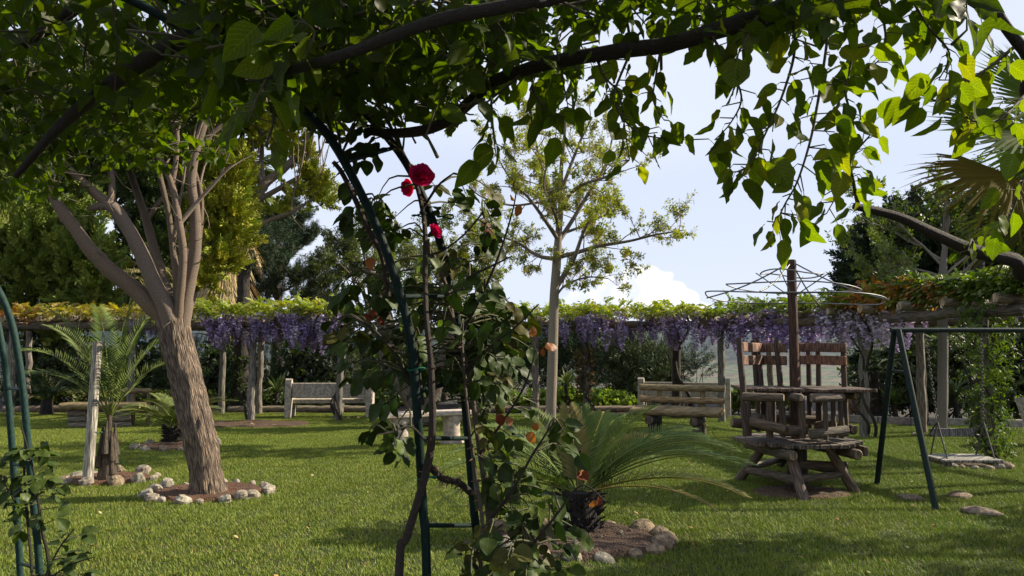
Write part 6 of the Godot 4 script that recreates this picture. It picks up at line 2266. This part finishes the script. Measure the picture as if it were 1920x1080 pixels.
func overhead_tree() -> void:
	R.seed = 401
	var b := Vector3(2.9, 0, 0.3)
	var t := thing("overhead_mulberry", "spreading broad leaved tree whose boughs hang over the view", "tree", b)
	var bark := Color(0.065, 0.05, 0.038)
	var z := noise(2.0, 33, 3)
	var crotch := Vector3(2.75, 2.3, -0.1)
	trunk_part(t, b, crotch, 0.15, 0.11, bark, M.bark, 0.15, 0.02)
	var main := [
		[crotch, Vector3(2.2, 2.55, -0.9), W(1640, -110, 1.95), W(1480, 10, 1.95), W(1350, 55, 1.95), W(1250, 84, 1.97), W(1160, 96, 2.0), W(1060, 112, 2.05), W(980, 132, 2.1), W(920, 156, 2.15), W(885, 188, 2.2), W(845, 222, 2.25), W(800, 243, 2.3), W(740, 250, 2.4), W(690, 246, 2.45)],
		[crotch, Vector3(2.4, 2.2, -1.6), W(1990, 505, 3.0), W(1900, 487, 2.95), W(1820, 468, 2.9), W(1745, 435, 2.85), W(1680, 405, 2.8), W(1602, 387, 2.75)],
		[crotch, Vector3(1.9, 2.5, -0.6), W(1200, -60, 1.5), W(1000, 0, 1.5), W(820, 38, 1.5), W(680, 90, 1.55), W(560, 128, 1.6), W(470, 148, 1.7)],
		[Vector3(1.9, 2.5, -0.6), Vector3(0.6, 2.9, -1.3), W(600, -60, 2.3), W(450, 20, 2.4), W(330, 80, 2.5), W(220, 150, 2.6), W(120, 230, 2.8), W(30, 330, 3.0)],
		[crotch, Vector3(2.2, 2.3, -1.3), W(2000, 190, 2.3), W(1935, 110, 2.3), W(1880, 40, 2.3), W(1830, -60, 2.4)],
		[Vector3(0.6, 2.9, -1.3), W(300, -120, 3.0), W(180, -20, 3.2), W(80, 60, 3.4), W(-60, 140, 3.7)],
	]
	var mr := [[0.07, 0.05, 0.034, 0.028, 0.023, 0.021, 0.020, 0.019, 0.018, 0.017, 0.017, 0.016, 0.016, 0.015, 0.012], [0.07, 0.05, 0.030, 0.027, 0.024, 0.020, 0.017, 0.013], [0.05, 0.03, 0.016, 0.014, 0.013, 0.012, 0.010, 0.008], [0.05, 0.045, 0.038, 0.034, 0.03, 0.026, 0.02, 0.012], [0.045, 0.034, 0.022, 0.019, 0.016, 0.012], [0.04, 0.034, 0.03, 0.025, 0.018]]
	for i in main.size():
		var s := smooth(main[i], mr[i], 6)
		var mb := MB.new()
		mb.tube(s[0], s[1], 12, vary(bark, 0.1), true, 0.14, z)
		part("bough", mb, M.bark_smooth, t)
	# hanging twigs seen against the sky
	var hang := []
	var tw := MB.new()
	var d := 1.95
	for l in [
		[[[1185, 92, 2.0, 6], [1160, 150, 2.0, 5], [1150, 185, 1.98, 4], [1175, 230, 1.95, 4], [1215, 255, 1.95, 3], [1290, 262, 1.95, 2]], 18, 1.0],
		[[[1120, 100, 2.05, 6], [1130, 140, 2.0, 5], [1160, 175, 2.0, 4], [1170, 230, 2.0, 3], [1180, 300, 2.0, 2]], 14, 0.95],
		[[[1240, 85, 1.97, 5], [1230, 140, 1.97, 4], [1225, 190, 1.97, 3], [1245, 225, 1.97, 2]], 8, 1.0],
		[[[1330, 60, 1.95, 6], [1360, 110, 1.9, 5], [1390, 180, 1.9, 4], [1370, 230, 1.9, 3], [1340, 262, 1.9, 2]], 13, 1.1],
		[[[1480, 10, 1.95, 8], [1490, 90, 1.9, 6], [1470, 170, 1.88, 5], [1440, 240, 1.86, 4], [1410, 300, 1.85, 3], [1380, 330, 1.85, 2]], 24, 1.15],
		[[[1560, -30, 1.95, 8], [1550, 80, 1.92, 6], [1535, 180, 1.9, 6], [1520, 260, 1.9, 5], [1495, 340, 1.88, 4], [1468, 390, 1.88, 3], [1455, 430, 1.88, 2]], 30, 1.05],
		[[[1600, -40, 2.0, 8], [1600, 90, 2.0, 6], [1585, 170, 2.0, 5], [1600, 240, 2.0, 5], [1585, 330, 2.0, 3], [1550, 400, 2.0, 2]], 26, 1.05],
		[[[1610, 388, 2.75, 9], [1600, 340, 2.6, 7], [1595, 300, 2.5, 5], [1630, 255, 2.4, 3]], 14, 1.2],
		[[[1640, -20, 2.1, 7], [1660, 60, 2.1, 5], [1650, 110, 2.1, 3], [1620, 130, 2.1, 2]], 10, 1.1],
		[[[1700, -20, 2.1, 7], [1740, 50, 2.1, 5], [1780, 100, 2.1, 4], [1760, 150, 2.1, 2]], 12, 1.2],
		[[[1900, 90, 2.3, 8], [1850, 130, 2.25, 6], [1800, 160, 2.2, 5], [1770, 190, 2.2, 3], [1720, 175, 2.2, 2]], 17, 1.25],
		[[[1920, 180, 2.3, 7], [1880, 220, 2.2, 5], [1840, 230, 2.15, 4], [1800, 215, 2.1, 2]], 14, 1.2],
		[[[1960, 220, 2.2, 7], [1930, 300, 2.1, 5], [1900, 390, 2.1, 4], [1880, 430, 2.1, 2]], 10, 1.2],
		[[[1830, 470, 2.9, 6], [1822, 450, 2.85, 4], [1815, 470, 2.8, 2]], 5, 0.9],
		[[[1000, 128, 2.1, 6], [1000, 170, 2.05, 5], [1020, 200, 2.05, 4], [1060, 220, 2.05, 3]], 11, 1.25],
		[[[930, 152, 2.15, 6], [920, 200, 2.1, 4], [925, 250, 2.1, 3], [930, 290, 2.1, 2]], 10, 1.2],
		[[[1050, 115, 2.05, 5], [1055, 150, 2.05, 4], [1065, 200, 2.05, 2]], 8, 1.2],
		[[[870, 200, 2.2, 5], [880, 180, 2.2, 4], [905, 205, 2.15, 2]], 5, 1.0],
		[[[1420, 30, 1.9, 6], [1400, 70, 1.85, 4], [1380, 110, 1.8, 2]], 8, 1.3],
		[[[500, 150, 1.65, 7], [480, 190, 1.65, 5], [465, 230, 1.65, 3]], 6, 1.3],
		[[[560, 128, 1.6, 6], [590, 60, 1.6, 4], [540, 40, 1.6, 3], [520, 90, 1.6, 2]], 7, 1.5],
	]:
		leaf_twig(tw, l[0], int(l[1] * 1.55), hang, l[2] * 0.66, 0.055)
	part("twigs", tw, M.twig, t).set_meta("kind", "stuff")
	var lm := []
	for c in [Color(0.22, 0.30, 0.035), Color(0.28, 0.36, 0.04), Color(0.17, 0.25, 0.035), Color(0.36, 0.37, 0.045)]:
		var m: StandardMaterial3D = M.leaf.duplicate()
		m.albedo_color = c.linear_to_srgb()
		lm.append(m)
	var extra := [IL.new(), IL.new(), IL.new(), IL.new()]
	for i in hang.size():
		if i < 300:
			part_mesh("leaf", E.mulberry_mesh[R.randi() % 4], pick(lm), t, Transform3D(hang[i][0], hang[i][1] - t.position))
		else:
			extra[i % 4].add(hang[i][0], hang[i][1], vary(Color(0.22, 0.30, 0.035), 0.25, 0.1))
	# the close canopy: many leaves in the volumes the boughs reach, on and beyond the frame's upper edge
	var vols := [[560, -80, 1000, 110, 640, 1.6, 2.6, 0.66], [940, -110, 1560, 60, 640, 1.8, 2.7, 0.66], [1480, -120, 1850, 10, 130, 1.8, 2.6, 0.85], [380, -90, 640, 150, 420, 1.8, 3.0, 0.9], [-80, -90, 420, 180, 900, 2.4, 4.2, 0.85], [-60, 120, 320, 270, 720, 3.0, 4.6, 0.7], [-60, 250, 110, 370, 280, 3.4, 4.8, 0.65], [300, 100, 470, 210, 220, 2.8, 4.2, 0.7], [90, 250, 430, 310, 190, 3.4, 5.0, 0.62], [560, 100, 880, 230, 330, 2.3, 2.9, 0.62], [1700, -60, 1840, 60, 22, 1.8, 2.4, 1.2], [880, 50, 1120, 150, 90, 2.3, 2.8, 0.75], [500, 60, 900, 200, 160, 1.7, 2.2, 0.6]]
	var ct := MB.new()
	for q in vols:
		for i in q[4]:
			var o := W(rnd(q[0], q[2]), rnd(q[1], q[3]), rnd(q[5], q[6]))
			var dir := (rv() * Vector3(1, 0.4, 1) + Vector3.DOWN * rnd(0.1, 1.0)).normalized()
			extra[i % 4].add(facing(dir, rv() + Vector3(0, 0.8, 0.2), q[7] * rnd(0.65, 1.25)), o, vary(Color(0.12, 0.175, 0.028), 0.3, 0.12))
			if i % 5 == 0:
				var e := o + (rv() + Vector3.UP * 0.5) * 0.22
				ct.tube([o, (o + e) / 2 + rv() * 0.03, e], [0.0015, 0.003, 0.0045], 4, Color(0.09, 0.075, 0.04), false)
	for i in 1600:                                        # leaves above and behind the camera
		var o := Vector3(rnd(-4.4, 0.6), 0, rnd(-3.8, 1.0))
		o.y = EYE + maxf(0.95, -o.z * 0.52) + rnd(0.0, 0.9)
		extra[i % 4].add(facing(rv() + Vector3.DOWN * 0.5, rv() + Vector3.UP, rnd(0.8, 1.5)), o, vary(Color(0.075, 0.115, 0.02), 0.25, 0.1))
	for i in 1900:                                        # the crown higher up
		var o := Vector3(rnd(-4.6, 0.9), rnd(3.0, 4.6), rnd(-5.2, 0.6))
		if o.y - EYE < -o.z * 0.47:
			continue
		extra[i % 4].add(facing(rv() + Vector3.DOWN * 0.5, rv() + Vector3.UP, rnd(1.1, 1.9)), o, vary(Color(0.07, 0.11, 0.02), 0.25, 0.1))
	part("canopy_twigs", ct, M.twig, t).set_meta("kind", "stuff")
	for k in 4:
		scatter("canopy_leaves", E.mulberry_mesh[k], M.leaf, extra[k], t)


func off_frame_trees() -> void:
	# trees beyond the right edge; their shade falls across the lawn
	R.seed = 501
	for q in [[9.5, -7.2, 3.2, "broad leaved tree beyond the swing, shading the lawn"], [8.2, -4.6, 2.6, "round headed tree beyond the near fan palm"], [10.5, -2.0, 3.2, "tall tree beyond the garden's right side"]]:
		var b := Vector3(q[0], 0, q[1])
		var t := thing("shade_tree", q[3], "tree", b)
		trunk_part(t, b, b + Vector3(0, q[2], 0), 0.16, 0.1, Color(0.2, 0.16, 0.12), M.bark)
		var mb := MB.new()
		var tips := []
		for i in 7:
			var a := rnd(0, TAU)
			limb(mb, b + Vector3(0, q[2] * rnd(0.7, 1.0), 0), Vector3(cos(a), 0.7, sin(a)), 1.5, 0.05, 2, tips, 0.6, 0.15, Color(0.17, 0.14, 0.1))
		part("branches", mb, M.twig, t)
		var il := IL.new()
		for i in 1500:
			var g: Array = pick(tips)
			il.add(bas(g[1] + rv() * 0.8, rnd(0, 6), rnd(0.16, 0.3)), g[0] + rv() * 0.2, vary(Color(0.07, 0.11, 0.025), 0.3, 0.1))
		scatter("crown", E.bushy[0], M.leaf_thin, il, t)


func _ready() -> void:
	light_and_camera()
	make_materials()
	make_shapes()
	make_ground()
	beds()
	pergolas()
	background_trees()
	shaggy_tree()
	spring_tree()
	right_trees()
	off_frame_trees()
	shrubs()
	wisterias()
	cycads()
	right_palm()
	concrete_bench(537, 699, 17.9, 18.0, "grey concrete bench seen from behind under the purple wisteria")
	concrete_bench(1194, 1366, 18.6, 18.0, "grey concrete bench behind the yellowish log bench")
	stone_bench()
	log_bench_right()
	log_bench_left()
	revolving_seat()
	swing()
	urn()
	arches()
	roses()
	overhead_tree()
